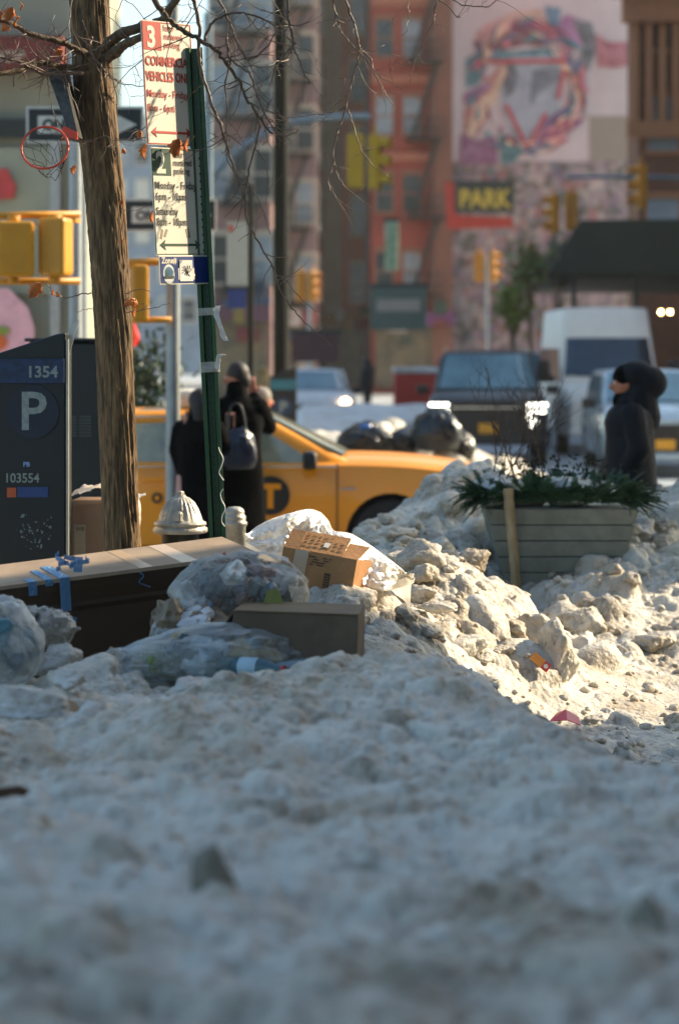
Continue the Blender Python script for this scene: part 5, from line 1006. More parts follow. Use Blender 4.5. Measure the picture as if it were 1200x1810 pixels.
B = [  # heavy limbs
 ([(172, 110), (195, 75), (220, 58), (250, 50), (278, 42), (300, 20), (330, -30)], .024, .013, 10.95, 10.6, 3),
 ([(185, 105), (205, 92), (228, 75), (262, 62)], .026, .012, 10.95, 10.7, 3),
 ([(150, 95), (110, 75), (60, 62), (10, 38), (-40, 30)], .013, .007, 10.9, 10.6, 10),
 ([(150, 120), (110, 118), (70, 112), (30, 125), (-30, 136)], .013, .008, 10.9, 10.5, 16),
 ([(145, 130), (110, 128), (80, 132), (40, 112), (0, 100), (-40, 80)], .008, .004, 10.8, 10.5, 16),
 # sweeping branch over the parking signs
 ([(262, -20), (285, 18), (305, 40), (330, 58), (355, 72), (385, 92), (402, 115), (425, 148), (440, 180), (460, 210), (480, 236)], .011, .0032, 10.5, 10.4, 14),
 ([(340, -10), (352, 40), (352, 95), (358, 130), (372, 175), (390, 220), (398, 248), (415, 300), (432, 345), (436, 385), (450, 415), (468, 448), (482, 470), (488, 495), (505, 530), (530, 560), (555, 585), (588, 612)], .0075, .0016, 10.5, 10.4, 12),
 ([(482, 485), (500, 492), (525, 520), (550, 545), (572, 555), (578, 565)], .0022, .001, 10.45, 10.4, 1),
 ([(400, 60), (402, 85), (408, 105), (440, 130), (456, 170), (475, 215), (500, 240), (530, 230)], .005, .002, 10.5, 10.4, 10),
 ([(362, 75), (372, 45), (390, 30), (420, 23), (450, 28), (478, 40), (500, 60), (520, 78)], .006, .0022, 10.5, 10.3, 12),
 ([(505, -20), (508, 25), (516, 60), (520, 85), (532, 115), (546, 148)], .0062, .0028, 10.4, 10.4, 7),
 ([(519, 82), (500, 100), (485, 125), (478, 150)], .004, .0018, 10.4, 10.5, 4),
 ([(380, -10), (400, 25), (418, 70), (440, 105), (470, 85), (495, 45), (512, 20)], .0048, .0022, 10.5, 10.4, 8),
 ([(605, -20), (615, 15), (625, 40), (632, 70), (635, 85), (630, 115), (618, 155), (612, 190), (600, 225), (592, 250), (590, 280), (597, 310), (615, 335), (655, 366)], .0052, .0013, 10.6, 10.5, 5),
 ([(612, 190), (590, 198), (560, 203), (520, 207), (490, 215)], .0025, .0012, 10.6, 10.5, 3),
 ([(614, 195), (625, 225), (635, 255), (652, 285), (686, 313)], .0028, .0014, 10.6, 10.5, 1),
 ([(583, -20), (595, 25), (602, 55), (622, 80), (650, 108), (672, 135), (712, 158)], .0036, .0012, 10.6, 10.5, 5),
 ([(636, 85), (655, 105), (662, 130), (675, 150), (684, 170), (698, 192)], .003, .0012, 10.6, 10.5, 3),
 ([(590, 290), (580, 318), (590, 345), (622, 372)], .0022, .0011, 10.6, 10.5, 1),
 ([(778, -20), (768, 15), (766, 35), (748, 75), (732, 110), (724, 145)], .0036, .0014, 10.7, 10.6, 3),
 ([(768, -5), (795, 14), (805, 28), (812, 30)], .003, .0018, 10.7, 10.6, 2),
 ([(795, -5), (815, 8), (845, 11), (862, 12), (872, 4), (890, -8)], .0028, .0014, 10.7, 10.6, 3),
 ([(720, -15), (722, 20), (720, 50), (712, 62)], .002, .0011, 10.7, 10.6, 1),
 ([(410, 100), (398, 145), (402, 190), (400, 240), (405, 290), (430, 318)], .0036, .0018, 10.4, 10.4, 6),
 ([(432, 345), (440, 300), (450, 262), (458, 225), (452, 195)], .0035, .0028, 10.45, 10.45, 4),
 ([(438, 320), (455, 350), (470, 385), (478, 415)], .0022, .0012, 10.45, 10.4, 2),
 ([(450, 262), (470, 290), (474, 320), (470, 360)], .0022, .0012, 10.45, 10.4, 1),
 # thin twigs left of and in front of the signs
 ([(206, 243), (235, 248), (262, 242), (300, 252), (338, 246), (344, 240)], .0018, .0012, 10.5, 10.3, 3),
 ([(200, 140), (215, 148), (255, 152), (290, 140), (318, 138)], .0022, .0011, 10.8, 10.4, 3),
 ([(215, 232), (240, 230), (275, 218), (310, 190), (340, 165), (356, 152)], .002, .001, 10.7, 10.2, 2),
 ([(120, 245), (150, 252), (190, 240), (200, 260)], .0022, .0012, 10.7, 10.6, 3),
 ([(163, 68), (160, 90), (178, 115), (195, 135), (210, 145)], .0045, .002, 10.8, 10.7, 5),
 ([(152, 95), (180, 82), (195, 72)], .0035, .0025, 10.7, 10.6, 2),
 ([(84, 135), (88, 165), (95, 195), (102, 222)], .0018, .0012, 10.6, 10.6, 1),
 ([(232, 172), (262, 168), (285, 175)], .0011, .0008, 10.6, 10.5, 0),
 ([(162, 518), (140, 521), (120, 525), (98, 522), (88, 508), (76, 497)], .0024, .0014, 10.9, 10.7, 1),
 ([(222, 520), (236, 514), (250, 512), (265, 514)], .002, .0011, 10.8, 10.7, 1),
 ([(222, 552), (245, 550), (275, 543), (302, 536)], .0022, .0009, 10.8, 10.6, 1),
 ([(163, 545), (150, 548), (138, 553)], .0014, .0009, 10.9, 10.8, 0),
 ([(215, 370), (235, 372), (252, 368), (275, 355)], .0014, .0008, 10.8, 10.7, 1)]
for i, (pp, a, b_, d0, d1, sub) in enumerate(B):
    if pp[0][0] > 255 and pp[0][0] < 560: d0, d1 = 10.12, 10.05
    branch(pp, a, b_, d0, d1, sub, i)
for i in range(22):      # tangle of fine shoots above the hoop and around the crown
    a = tr.uniform(0, 200) if i < 13 else tr.uniform(200, 520); b_ = tr.uniform(60, 160) if i < 13 else tr.uniform(-20, 120)
    q = random.Random(i+500); p = TP(a, b_, tr.uniform(10.4, 11)); twig(p, Vector((q.uniform(-1, 1), 0, q.uniform(-1, .4))), q.uniform(.2, .42), .003, q, 3)
twigs.build('twigs', TWIG, tree, True)['kind'] = 'stuff'
def leaf(px, py, d, sz, rot, curl=.5):
    mb = MB(); n = 7; rings = []
    for i in range(n+1):
        t_ = i/n; w_ = math.sin(math.pi*t_**.8)*.36+.015; w_ *= (1+.25*math.sin(t_*19)); z = -t_; y = curl*math.sin(t_*2.6)*.35
        rings.append([Vector((-w_, y+.22*w_, z)), Vector((-w_*.5, y-.06, z)), Vector((0, y+.05, z)), Vector((w_*.5, y-.05, z)), Vector((w_, y+.28*w_, z)), Vector((0, y+.075, z))])
    mb.rings([[v*sz for v in r_] for r_ in rings]); o = mb.build('leaf', LEAF, tree, True); o.location = TP(px, py, d); o.rotation_euler = rot
for a in ((72, 500, 10.7, .085, (.2, .6, .2)), (96, 512, 10.7, .04, (.4, -.8, 1)), (100, 518, 10.7, .035, (-.4, 1.2, 2)), (232, 528, 10.7, .05, (.5, -.6, .3)), (236, 534, 10.6, .055, (1.0, .9, .6)), (238, 536, 10.6, .05, (.9, -1.0, .2)), (240, 545, 10.6, .04, (0, 0, 1)),
          (316, 245, 10.25, .085, (.1, .15, .4)), (332, 245, 10.25, .06, (.1, -.35, 1.2)), (322, 258, 10.25, .05, (.3, .2, 2)), (247, 230, 10.5, .04, (.1, -.2, .4)), (258, 255, 10.5, .065, (.1, -.1, .9)), (217, 263, 10.6, .03, (.2, -.7, .4)), (134, 292, 10.7, .045, (.1, .1, .9)),
          (218, 354, 10.7, .03, (.3, .5, .4)), (221, 420, 10.7, .03, (.3, -.5, 1.4)), (269, 163, 10.4, .035, (.4, 1.2, .4)), (110, 243, 10.7, .025, (.4, -.9, .4)), (272, 372, 10.4, .06, (.1, -.4, 1.2)), (112, 90, 10.7, .04, (.4, 1.2, 1)), (5, 20, 10.6, .06, (.3, .9, .3)), (22, 12, 10.6, .07, (.1, .3, .3)), (35, 30, 10.6, .06, (.5, -.8, 1.3)), (14, 45, 10.6, .06, (1.0, .6, .3)), (40, 12, 10.6, .05, (.3, 1.5, 2.2))):
    leaf(*a)
# mini basketball hoop hung in the tree
hp = empty('basketball_hoop', P(118, 240, 10.75), 0, 'small orange basketball hoop with torn net on an edge-on backboard hung in the tree', 'basketball hoop')
ORG = mat('hoop_orange', '#c8452a', .4); c = P(80, 261, 10.65)-P(118, 240, 10.75); RR = .103
tilt = Matrix.Rotation(R(68), 3, 'X'); circ = [c+tilt @ Vector((RR*math.cos(a), RR*math.sin(a), 0)) for a in [2*math.pi*j/40 for j in range(41)]]
MB().tube(circ, .0052, 8).build('rim', ORG, hp, True)
MB().prism([(-.012, -.005), (.05, -.015), (.05, .015), (-.008, .042), (-.018, .03)], -.02, .03).build('bracket', ORG, hp)
bb = [P(82, 122, 10.8), P(112, 122, 10.8), P(139, 242, 10.75), P(126, 246, 10.75)]; off = P(118, 240, 10.75); bb = [v-off for v in bb]
MB().add(bb+[v+Vector((.01, .18, 0)) for v in bb], [(0, 1, 2, 3), (4, 5, 6, 7), (0, 4, 5, 1), (1, 5, 6, 2), (2, 6, 7, 3), (3, 7, 4, 0)]).build('backboard', mat('weathered_black_board', '#1b1b18', .4, color2='#54534a', scale=30), hp)
nb = MB(); NT = 12
def np_(k, l):
    a = 2*math.pi*(k+.5*(l % 2))/NT; rr = RR*(1-.13*l); v = c+tilt @ Vector((rr*math.cos(a), rr*math.sin(a), 0)); return v+Vector((.006*l+.004*math.sin(k*3+l), .01*l, -.021*l+.008*math.sin(k*2.3+l*1.7)))
for l in range(5):
    for k_ in range(NT):
        nb.tube([np_(k_, l), np_(k_, l+1)], .0014, 4); nb.tube([np_(k_+(l % 2)*1, l), np_(k_+(0 if l % 2 else -1)+(1 if l % 2 else 0), l+1)], .0014, 4)
nb.build('net', mat('dirty_net_cord', '#3a2f24', .8), hp)
tag(MB().tube([P(110, 128, 10.8), P(104, 110, 10.8), P(112, 98, 10.8)], .004, 6).build('rope', mat('dirty_net_cord', '')), 'short cord tying the little hoop to a limb', 'rope')

# ---------------------------------------------------------------- rubbish, cartons, plastic
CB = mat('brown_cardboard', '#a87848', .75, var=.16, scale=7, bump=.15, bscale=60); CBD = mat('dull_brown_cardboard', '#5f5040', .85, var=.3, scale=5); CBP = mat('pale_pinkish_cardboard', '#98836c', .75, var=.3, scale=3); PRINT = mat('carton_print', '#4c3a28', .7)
CTAPE = mat('beige_packing_tape', '#bfa487', .3, var=.05); BTAPE = film('blue_tape', '#4f9ad0', .62, .3, .3, .8, 40)
# long carton lying across
a0 = P(-190, 1062, 9.35); a1 = P(455, 978, 9.95); mid = (a0+a1)/2; ax = (a1-a0); ang = math.atan2(ax.y, ax.x); pitch = -math.atan2(ax.z, math.hypot(ax.x, ax.y)); LL = ax.length
lc = empty('long_carton', mid, 0, 'very long flat carton slanting across the rubbish, pale top and dark front', 'carton', rot=(R(5), pitch, ang))
prof = [(0, 0), (-.0, .0), (.012, -.05), (.040, -.11), (.030, -.125), (.050, -.15), (.062, -.33), (.06, -.42), (.40, -.42), (.42, .0)]
def cc(x): return [Vector((x, y+.004*math.sin(x*5), z)) for y, z in prof[1:]]
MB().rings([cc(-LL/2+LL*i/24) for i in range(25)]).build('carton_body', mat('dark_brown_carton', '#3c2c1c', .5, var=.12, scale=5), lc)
MB().rings([[Vector((-LL/2-.003+(LL+.006)*i/24, y, z)) for y, z in ((-.006, .003), (-.007, -.012), (-.003, -.012), (-.001, .0005), (.415, .0005), (.415, .003))] for i in range(25)]).build('lid', CBP, lc)
def lx(px): return (P(px, 1000, 9.6).x-mid.x)/math.cos(ang)
for px, w_ in ((253, .055), (330, .07)): MB().bx(lx(px)-w_/2, lx(px)+w_/2, -.009, .41, .0032, .0042).build('tape_strip', CTAPE, lc)
MB().bx(lx(-40), lx(45), .05, .09, .0032, .0042).build('tape_strip', mat('glossy_tape', '#c2b39c', .2), lc)
for px, y1, z1, w_ in ((112, .25, -.13, .042), (86, .20, -.02, .03), (58, .06, -.05, .035)):
    MB().bx(lx(px)-w_/2, lx(px)+w_/2, -.011, y1, .0044, .0062).bx(lx(px)-w_/2, lx(px)+w_/2, -.0125, -.0105, z1, .0062).build('blue_tape_strip', BTAPE, lc)
MB().box((lx(122), -.005+.045, -.19), (.055, .006, .05), (.1, .3, .1)).build('blue_tape_strip', BTAPE, lc); MB().tube(smoothpath([(lx(240), .0, -.01), (lx(247), -.01, -.03), (lx(243), .02, -.06), (lx(262), .02, -.085)]), .003, 6).build('blue_tape_strip', BTAPE, lc)
r = empty('tape_tangle', P(118, 1000, 9.45), 0, 'crumpled knot of bright blue tape stuck on the long carton', 'tape', rot=(0, 0, .2))
mb = MB(); gg = random.Random(12)
for q in range(7):
    pts = [Vector((gg.gauss(0, .022), gg.gauss(0, .02), gg.uniform(-.015, .03)))]
    for j in range(3): pts.append(pts[-1]+Vector((gg.gauss(0, .018), gg.gauss(0, .012), gg.gauss(0, .012))))
    vs = smoothpath(pts, 4); mb.rings([[v+Vector((0, 0, -.009)), v+Vector((0, 0, .009)), v+Vector((.001, .002, .009)), v+Vector((.001, .002, -.009))] for v in vs])
mb.box((.045, -.01, .005), (.034, .004, .06), (.1, .05, 0)); mb.build('crumpled_tape', BTAPE, r)
# plastic-wrapped carton behind the trunk
r = empty('wrapped_carton', (X(178, 11.8), 11.8, ground_z(X(178, 11.8), 11.8)-.03), R(-3), 'plastic-wrapped carton standing behind the tree trunk, white sheet bunched on top', 'carton')
H0 = EYE-(884-618)*11.8/FPX-r.location.z; w_ = 92*11.8/FPX
MB().bx(-w_/2-.01, w_/2-.03, 0, .26, 0, H0).build('carton_body', mat('wrapped_cardboard', '#b08a68', .5, var=.06, scale=6), r)
MB().bx(-w_/2+.0, -w_/2+.055, -.004, -.001, .0, H0-.12).build('tape_strip', mat('cream_label', '#cfc0a4', .5), r); text('WB', .028, PRINT, r, (-w_/2+.005, -.0055, H0-.15))
WP = film('milky_plastic_sheet', '#f4ecdc', .62, .3, .55, .9, 14); WC = film('clear_plastic_wrap', '#e6ddcf', .16, .15, .4, 1.0, 12)
def sheet(name, m, parent, pts_fn, nu, nv, thick=.0015):
    vs = [pts_fn(i/nu, j/nv) for i in range(nu+1) for j in range(nv+1)]; fs = [(i*(nv+1)+j, (i+1)*(nv+1)+j, (i+1)*(nv+1)+j+1, i*(nv+1)+j+1) for i in range(nu) for j in range(nv)]
    return MB().add(vs, fs).build(name, m, parent, True)
def n1(x, y, sc, sd_): return float(fbm(np.array([x]), np.array([y]), sc, sd_, 4)[0])
def front(u, v):
    x = -w_/2-.015+u*(w_+.005); z = H0*(1-v)+.005; return Vector((x, -.012-.010*abs(n1(x*3+z*4, z*2-x*3, 6, 4)), z))
sheet('plastic_wrap', WC, r, front, 40, 40)
def topf(u, v):
    x = -w_/2-.02+u*(w_+.075); y = -.02+v*.33; hgt = .075*math.sin(math.pi*min(1, u*1.15+.05))**1.0*(1-.3*v); return Vector((x, y, H0+.004+hgt*(.9+.5*n1(x, y, 9, 8))+.03*abs(n1(x, y, 22, 9))))
sheet('plastic_cover', WP, r, topf, 40, 24)
def sidef(u, v):
    y = -.01+u*.3; z = (H0+.01)*(1-v); return Vector((w_/2+.02+.018*n1(y, z, 9, 3)+.012*math.sin(v*3), y, z))
sheet('plastic_side', WP, r, sidef, 24, 40)

# printed open carton in the sun
D = 10.45; cbx = empty('open_carton', P(562, 1000, D), 0, 'sunlit brown cardboard carton with printed sides and tape, tipped on the snow lump', 'carton', rot=(R(-6), R(8.5), R(-16)))
w_, h_, dp = .335, .155, .26; zb0 = -.10
c_ = MB(); T = .005
c_.bx(-w_/2, w_/2, 0, T, zb0, zb0+h_).bx(-w_/2, w_/2, dp-T, dp, zb0, zb0+h_).bx(-w_/2, -w_/2+T, T, dp-T, zb0, zb0+h_).bx(w_/2-T, w_/2, T, dp-T, zb0, zb0+h_).bx(-w_/2+T, w_/2-T, T, dp-T, zb0, zb0+T); c_.build('carton_body', CB, cbx)
def flap(x0, x1, y, z, L_, a, nm='flap', sk=0):
    dz, dy = L_*math.sin(a), L_*math.cos(a); o = MB().add([(x0, y, z), (x1, y, z), (x1+sk, y+dy, z+dz), (x0-sk*.3, y+dy, z+dz)]+[(x0, y+.004, z-.004), (x1, y+.004, z-.004), (x1+sk, y+dy+.004, z+dz-.004), (x0-sk*.3, y+dy+.004, z+dz-.004)], [(0, 1, 2, 3), (7, 6, 5, 4), (0, 4, 5, 1), (1, 5, 6, 2), (2, 6, 7, 3), (3, 7, 4, 0)]).build(nm, CB, cbx); return o
zt_ = zb0+h_
flap(-w_/2+.07, w_/2-.07, .002, zt_+.001, .135, R(38)); flap(-w_/2, -w_/2+.068, .003, zt_-.0, .12, R(43), sk=-.0); flap(w_/2-.067, w_/2, .003, zt_+.0, .12, R(31), sk=.02)
MB().add([(-w_/2+.05, -.003, zb0+.004), (-w_/2+.115, -.003, zb0+.004), (-w_/2+.118, -.0035, zt_+.0), (-w_/2+.058, -.0035, zt_+.0), (-w_/2+.05, -.001, zb0+.004), (-w_/2+.115, -.001, zb0+.004), (-w_/2+.118, -.001, zt_), (-w_/2+.058, -.001, zt_)], [(0, 1, 2, 3), (7, 6, 5, 4), (0, 4, 5, 1), (1, 5, 6, 2), (2, 6, 7, 3), (3, 7, 4, 0)]).build('tape_strip', CTAPE, cbx)
mb = MB(); gg = random.Random(2)
for q in range(16):
    x = -.02+gg.gauss(.02, .022); mb.box((x, -.001, zt_-.02-(q % 4)*.011), (gg.uniform(.012, .03), .002, .0045))
mb.bx(.035, .062, -.0022, .001, zb0+.012, zb0+.075); mb.build('printing', PRINT, cbx)
mb = MB()
for q in range(5): mb.bx(.0385, .0585, -.0034, -.0023, zb0+.018+q*.011, zb0+.020+q*.011)
for q in range(4): mb.bx(.005-.01*(q % 2), .028, -.0022, .001, zb0+.02+q*.013, zb0+.027+q*.013)
mb.build('printing', CB, cbx)
mb = MB(); a38 = R(38)
for q in range(26):
    u = -.085+(q % 7)*.027; v = .03+(q//7)*.026+gg.uniform(-.004, .004); mb.box((u, .002+v*math.cos(a38)-.0012, zt_+.0015+v*math.sin(a38)+.0012), (gg.uniform(.008, .022), gg.uniform(.003, .007), .001), (a38, 0, 0))
mb.build('printing', mat('faded_print', '#7a5c3c', .7), cbx)
v = .055; MB().box((.012, .002+v*math.cos(a38)-.002, zt_+.002+v*math.sin(a38)+.002), (.024, .032, .001), (a38, 0, 0)).build('paper_label', mat('paper_label', '#d9d2c4', .6), cbx)
# torn flap of another box behind it
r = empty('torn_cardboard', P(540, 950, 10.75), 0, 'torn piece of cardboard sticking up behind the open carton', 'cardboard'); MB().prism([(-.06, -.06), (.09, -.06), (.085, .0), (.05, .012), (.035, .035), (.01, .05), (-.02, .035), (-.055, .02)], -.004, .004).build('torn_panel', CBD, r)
# white plastic sheet draped round the carton
WPS = film('white_plastic_bin_liner', '#f8f0e0', .8, .5, .5, .5, 11)
ws_ = empty('plastic_sheet', P(580, 1000, 10.9), 0, 'crumpled milky white plastic sheet draped behind and right of the open carton', 'plastic sheet')
top = [(432, 952), (448, 935), (470, 922), (495, 912), (520, 905), (545, 900), (565, 905), (580, 920), (590, 938), (615, 942), (640, 955), (665, 972), (690, 990), (712, 1008), (728, 1026)]
bot = [(440, 962), (460, 972), (480, 985), (500, 990), (520, 990), (545, 985), (570, 985), (590, 1000), (610, 1020), (630, 1028), (645, 1034), (660, 1040), (680, 1044), (705, 1040), (732, 1030)]
tpp = smoothpath([P(a, b, 10.85+.1*math.sin(i*1.3)) for i, (a, b) in enumerate(top)], 8); bp_ = smoothpath([P(a, b, 10.82 if a > 690 else (10.55 if a > 560 else 10.62)) for a, b in bot], 8); o0 = P(580, 1000, 10.9)
def shf(u, v):
    i = min(len(tpp)-1, int(round(u*(len(tpp)-1)))); a = tpp[i]; b = bp_[i]; p = a.lerp(b, v)-o0; bul = math.sin(math.pi*v)
    cr = abs(n1(u*9+v*1.5, v*2.2+u*3, 1.6, 5)); cr2 = abs(n1(u*20-v*4, v*6, 1.3, 7)); return p+Vector((.01*n1(u*12, v*5, 1, 9), -.05*bul-.08*(cr-.15)*(.3+bul)-.035*cr2, .02*bul+.035*(cr-.12)*bul*2))
sheet('crumpled_sheet', WPS, ws_, shf, len(tpp)-1, 40)
def shb(u, v):
    i = min(len(tpp)-1, int(round(u*(len(tpp)-1)))); a = tpp[i]-o0; q = a+Vector((0, .28*v, -.16*v*v)); return q+Vector((0, 0, .03*v*abs(n1(u*9, v*3, 1.5, 15))))
sheet('crumpled_sheet', WPS, ws_, shb, len(tpp)-1, 16)

# flat carton in the shade
FD = 8.75; fc = empty('flat_carton', P(521, 1130, FD), R(-4), 'plain grey-brown cardboard carton in the shade, lying flat at the right end of the rubbish', 'carton', rot=(0, R(1.5), R(-5)))
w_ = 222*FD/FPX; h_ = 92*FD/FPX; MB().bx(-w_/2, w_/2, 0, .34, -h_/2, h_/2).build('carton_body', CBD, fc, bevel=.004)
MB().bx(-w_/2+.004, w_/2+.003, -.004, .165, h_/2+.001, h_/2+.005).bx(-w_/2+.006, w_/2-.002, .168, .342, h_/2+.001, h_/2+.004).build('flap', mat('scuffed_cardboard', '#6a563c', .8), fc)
MB().add([(-w_/2-.002, 0, h_/2), (-w_/2-.002, .3, h_/2), (-w_/2-.05, .28, h_/2-.07), (-w_/2-.045, .02, h_/2-.07), (-w_/2+.002, 0, h_/2-.004), (-w_/2+.002, .3, h_/2-.004), (-w_/2-.046, .28, h_/2-.074), (-w_/2-.041, .02, h_/2-.074)], [(0, 1, 2, 3), (7, 6, 5, 4), (0, 4, 5, 1), (1, 5, 6, 2), (2, 6, 7, 3), (3, 7, 4, 0)]).build('flap', CBD, fc)

# clear bags of rubbish
CL = film('clear_bin_bag', '#eef1f0', .24, .2, .4, 1.0, 16); CLM = film('smoky_clear_bag', '#d2d2cc', .18, .2, .35, 1.0, 14)
def junk(r, spots, seed):
    gg = random.Random(seed)
    for (x, y, z, s, kind, colr) in spots:
        m = mat('rubbish_'+colr.strip('#'), colr, .4, var=.25, scale=14)
        if kind == 'bottle': o = MB().lathe([(s*.3, 0), (s*.34, s*.1), (s*.34, s*1.1), (s*.14, s*1.5), (s*.14, s*1.7)], n=16).build('bottle', m, r, True); o.rotation_euler = (gg.uniform(.9, 1.7), gg.uniform(-.6, .6), gg.uniform(0, 6))
        elif kind == 'box': o = MB().box((0, 0, 0), (s, s*.7, s*.8)).build('packet', m, r, bevel=.004); o.rotation_euler = (gg.uniform(0, 3), gg.uniform(0, 3), gg.uniform(0, 3))
        else: v, f = rock((0, 0, 0), (s, s*.7, s*.8), gg.randint(0, 999), 3, 9, .3, .05); o = MB().add(v, f).build('crumpled_waste', m, r)
        o.location = (x, y, z)
def rbag(loc, r3, seed, label, m, spots, knot=(0, 0, 1), rz=0, fold=.12, tip=0, rot=None):
    r = empty('rubbish_bag', loc, 0, label, 'rubbish bag', 'clear bags of rubbish', rot=rot); v, f = bag((0, 0, 0), r3, seed, 5, fold, knot, .16, rz, tip); MB().add(v, f).build('bag_skin', m, r, True, fixn=False); junk(r, spots, seed); return r
def scatter(seed, n, r3, cols):
    gg = random.Random(seed); out = []
    for i in range(n):
        a = gg.uniform(0, 6.28); e = gg.uniform(-.4, .75); q = gg.uniform(.45, .78); out.append((math.cos(a)*q*r3[0]*math.cos(e), math.sin(a)*q*r3[1]*math.cos(e), q*r3[2]*math.sin(e), gg.uniform(.03, .075), gg.choice(['bottle', 'box', 'lump', 'lump']), gg.choice(cols)))
    return out
rbag(P(420, 1048, 9.25), (.26, .22, .19), 11, 'large see-through bag with red and white waste leaning on the long carton', CLM, scatter(1, 30, (.26, .22, .19), ['#3a3428', '#6d767a', '#8a5a4c', '#c9c4bc', '#2c3428', '#4d4030', '#30383c', '#3a3428']), (-.3, 0, 1), .3)
MBo = empty('paper_sheet', P(478, 1068, 9.03), R(12), 'yellow-green paper sheet standing just behind the flat shaded carton', 'paper', rot=(R(-15), R(-25), R(10))); MB().prism([(-.05, -.05), (.045, -.055), (.05, .04), (.012, .052), (-.05, -.02)], -.002, .002).build('sheet', mat('yellow_green_paper', '#77762f', .6), MBo)
rbag(P(335, 1115, 9.0), (.17, .15, .13), 12, 'clear bag peaked like a tent in front of the dark carton', CL, scatter(2, 14, (.17, .15, .12), ['#8e9ba4', '#5b7384', '#b8bcbe', '#6d5a44']), (.4, -.2, 1), .9, .16, .12)
rbag(P(392, 1160, 8.8), (.35, .18, .13), 13, 'wide slumped clear bag full of plastic bottles in front of the flat carton', CL, scatter(3, 30, (.30, .16, .10), ['#5d737a', '#9fb0b8', '#c9d0d2', '#a08a60', '#3a4440', '#7d9298', '#c0c4c2']), (1, 0, .2), .1, .14, .05)
rbag(P(250, 1185, 8.75), (.17, .14, .10), 14, 'flattened clear bag stuffed with papers left of the bottle-filled bag', CL, scatter(4, 18, (.17, .13, .09), ['#9aa6ae', '#c4c6c4', '#6d7d3a', '#8a7048', '#3a4644']), (-.6, 0, .8), .5, .15, .1)
rbag(P(-8, 1148, 8.6), (.17, .17, .20), 15, 'upright clear bag with blue waste inside at the left edge', CL, scatter(5, 28, (.17, .16, .19), ['#2c5a70', '#34486e', '#4f7a88', '#8d9ea6', '#56684a', '#a0aab0']), (-.1, 0, 1), .2, .10)
rbag(P(78, 1112, 8.95), (.12, .12, .10), 16, 'small crinkled grey bag between the blue-filled bag and the dark carton', CLM, scatter(6, 10, (.12, .12, .1), ['#8d8884', '#5d5854', '#a8a29a']), (-.5, 0, .8), .2, .18)
# bottle in the foreground of the bags
def bottle(px, py, d, L_, rr, rot, m, lab, label):
    r = empty('plastic_bottle', P(px, py, d), 0, label, 'bottle', 'bottles lying on the bags', rot=rot)
    MB().lathe([(rr*.6, -L_/2), (rr, -L_/2+.012), (rr, L_*.15), (rr*.92, L_*.22), (rr*.4, L_*.42), (rr*.38, L_*.46)], n=24).build('bottle_body', m, r, True); MB().lathe([(rr*.46, L_*.46), (rr*.46, L_*.5)], n=16).build('cap', mat('red_bottle_cap', '#a83a2e', .5), r)
    if lab: MB().lathe([(rr*1.03, -L_*.15), (rr*1.03, L_*.12)], n=24, cap=False).build('paper_band', lab, r, True)
bottle(445, 1180, 8.62, .27, .036, (R(90), R(22), R(62)), mat('teal_clear_plastic', '#5d8792', .12, var=.3, trans=.6), mat('pale_blue_band', '#9db4c0', .5), 'teal plastic bottle with a pale band resting on the slumped clear bag')
bottle(528, 1178, 8.62, .20, .026, (R(80), R(10), R(70)), mat('clear_bluish_plastic', '#9ab0ba', .12, trans=.6), None, 'small crushed bluish bottle at the tip of the slumped clear bag')
def scrap(px, py, d, poly, rot, m, label, name='cardboard_scrap', cat='cardboard'):
    r = empty(name, P(px, py, d), 0, label, cat, rot=rot); k = d/FPX; MB().prism([(a*k, -b_*k) for a, b_ in poly], -.003, .003).build('panel', m, r)
CSH = mat('tan_damp_cardboard', '#9a7c58', .8, var=.12, scale=12)
scrap(75, 1240, 8.1, [(-70, -25), (-10, -22), (60, 0), (75, 22), (20, 28), (-60, -5)], (R(-55), R(0), R(-8)), CSH, 'damp tan cardboard scrap in the snow at the left, the larger one')
scrap(170, 1272, 7.75, [(-45, -18), (10, -15), (50, 6), (20, 20), (-40, 2)], (R(-50), R(3), R(-10)), CSH, 'smaller tan cardboard scrap half buried in the shaded snow')
scrap(28, 1412, 6.1, [(-42, -14), (5, -24), (38, -14), (30, 8), (-20, 30), (-45, 20)], (R(-20), R(5), 0), mat('dark_wet_cardboard', '#4c3018', .8), 'dark brown wet cardboard scrap in the blurred snow at the left edge')
# wrappers in the sun
r = empty('candy_wrapper', Vector((X(953, 11.2), 11.2, max(P(953, 1182, 11.2).z, ground_z(X(953, 11.2), 11.2)+.035))), 0, 'small orange and red wrapper leaning on the tall boulder of ice', 'wrapper', rot=(R(-20), R(38), R(-15)))
MB().bx(-.045, .02, -.003, .003, -.018, .022).build('packet', mat('orange_wrapper', '#d8881c', .3), r, bevel=.001); MB().bx(.021, .055, -.004, .004, -.02, .022).build('packet_end', mat('red_wrapper', '#c43a24', .3), r, bevel=.001); MB().ell((.036, -.005, .002), (.011, .0015, .011), 14, 6).build('round_mark', mat('wrapper_white_mark', '#e0d8c8'), r)
r = empty('booklet', Vector((X(1000, 10.7), 10.7, max(P(1000, 1272, 10.7).z, ground_z(X(1000, 10.7), 10.7)+.02))), 0, 'bright red folded booklet lying at the foot of the sunlit slope', 'booklet', rot=(R(14), R(6), R(-12)))
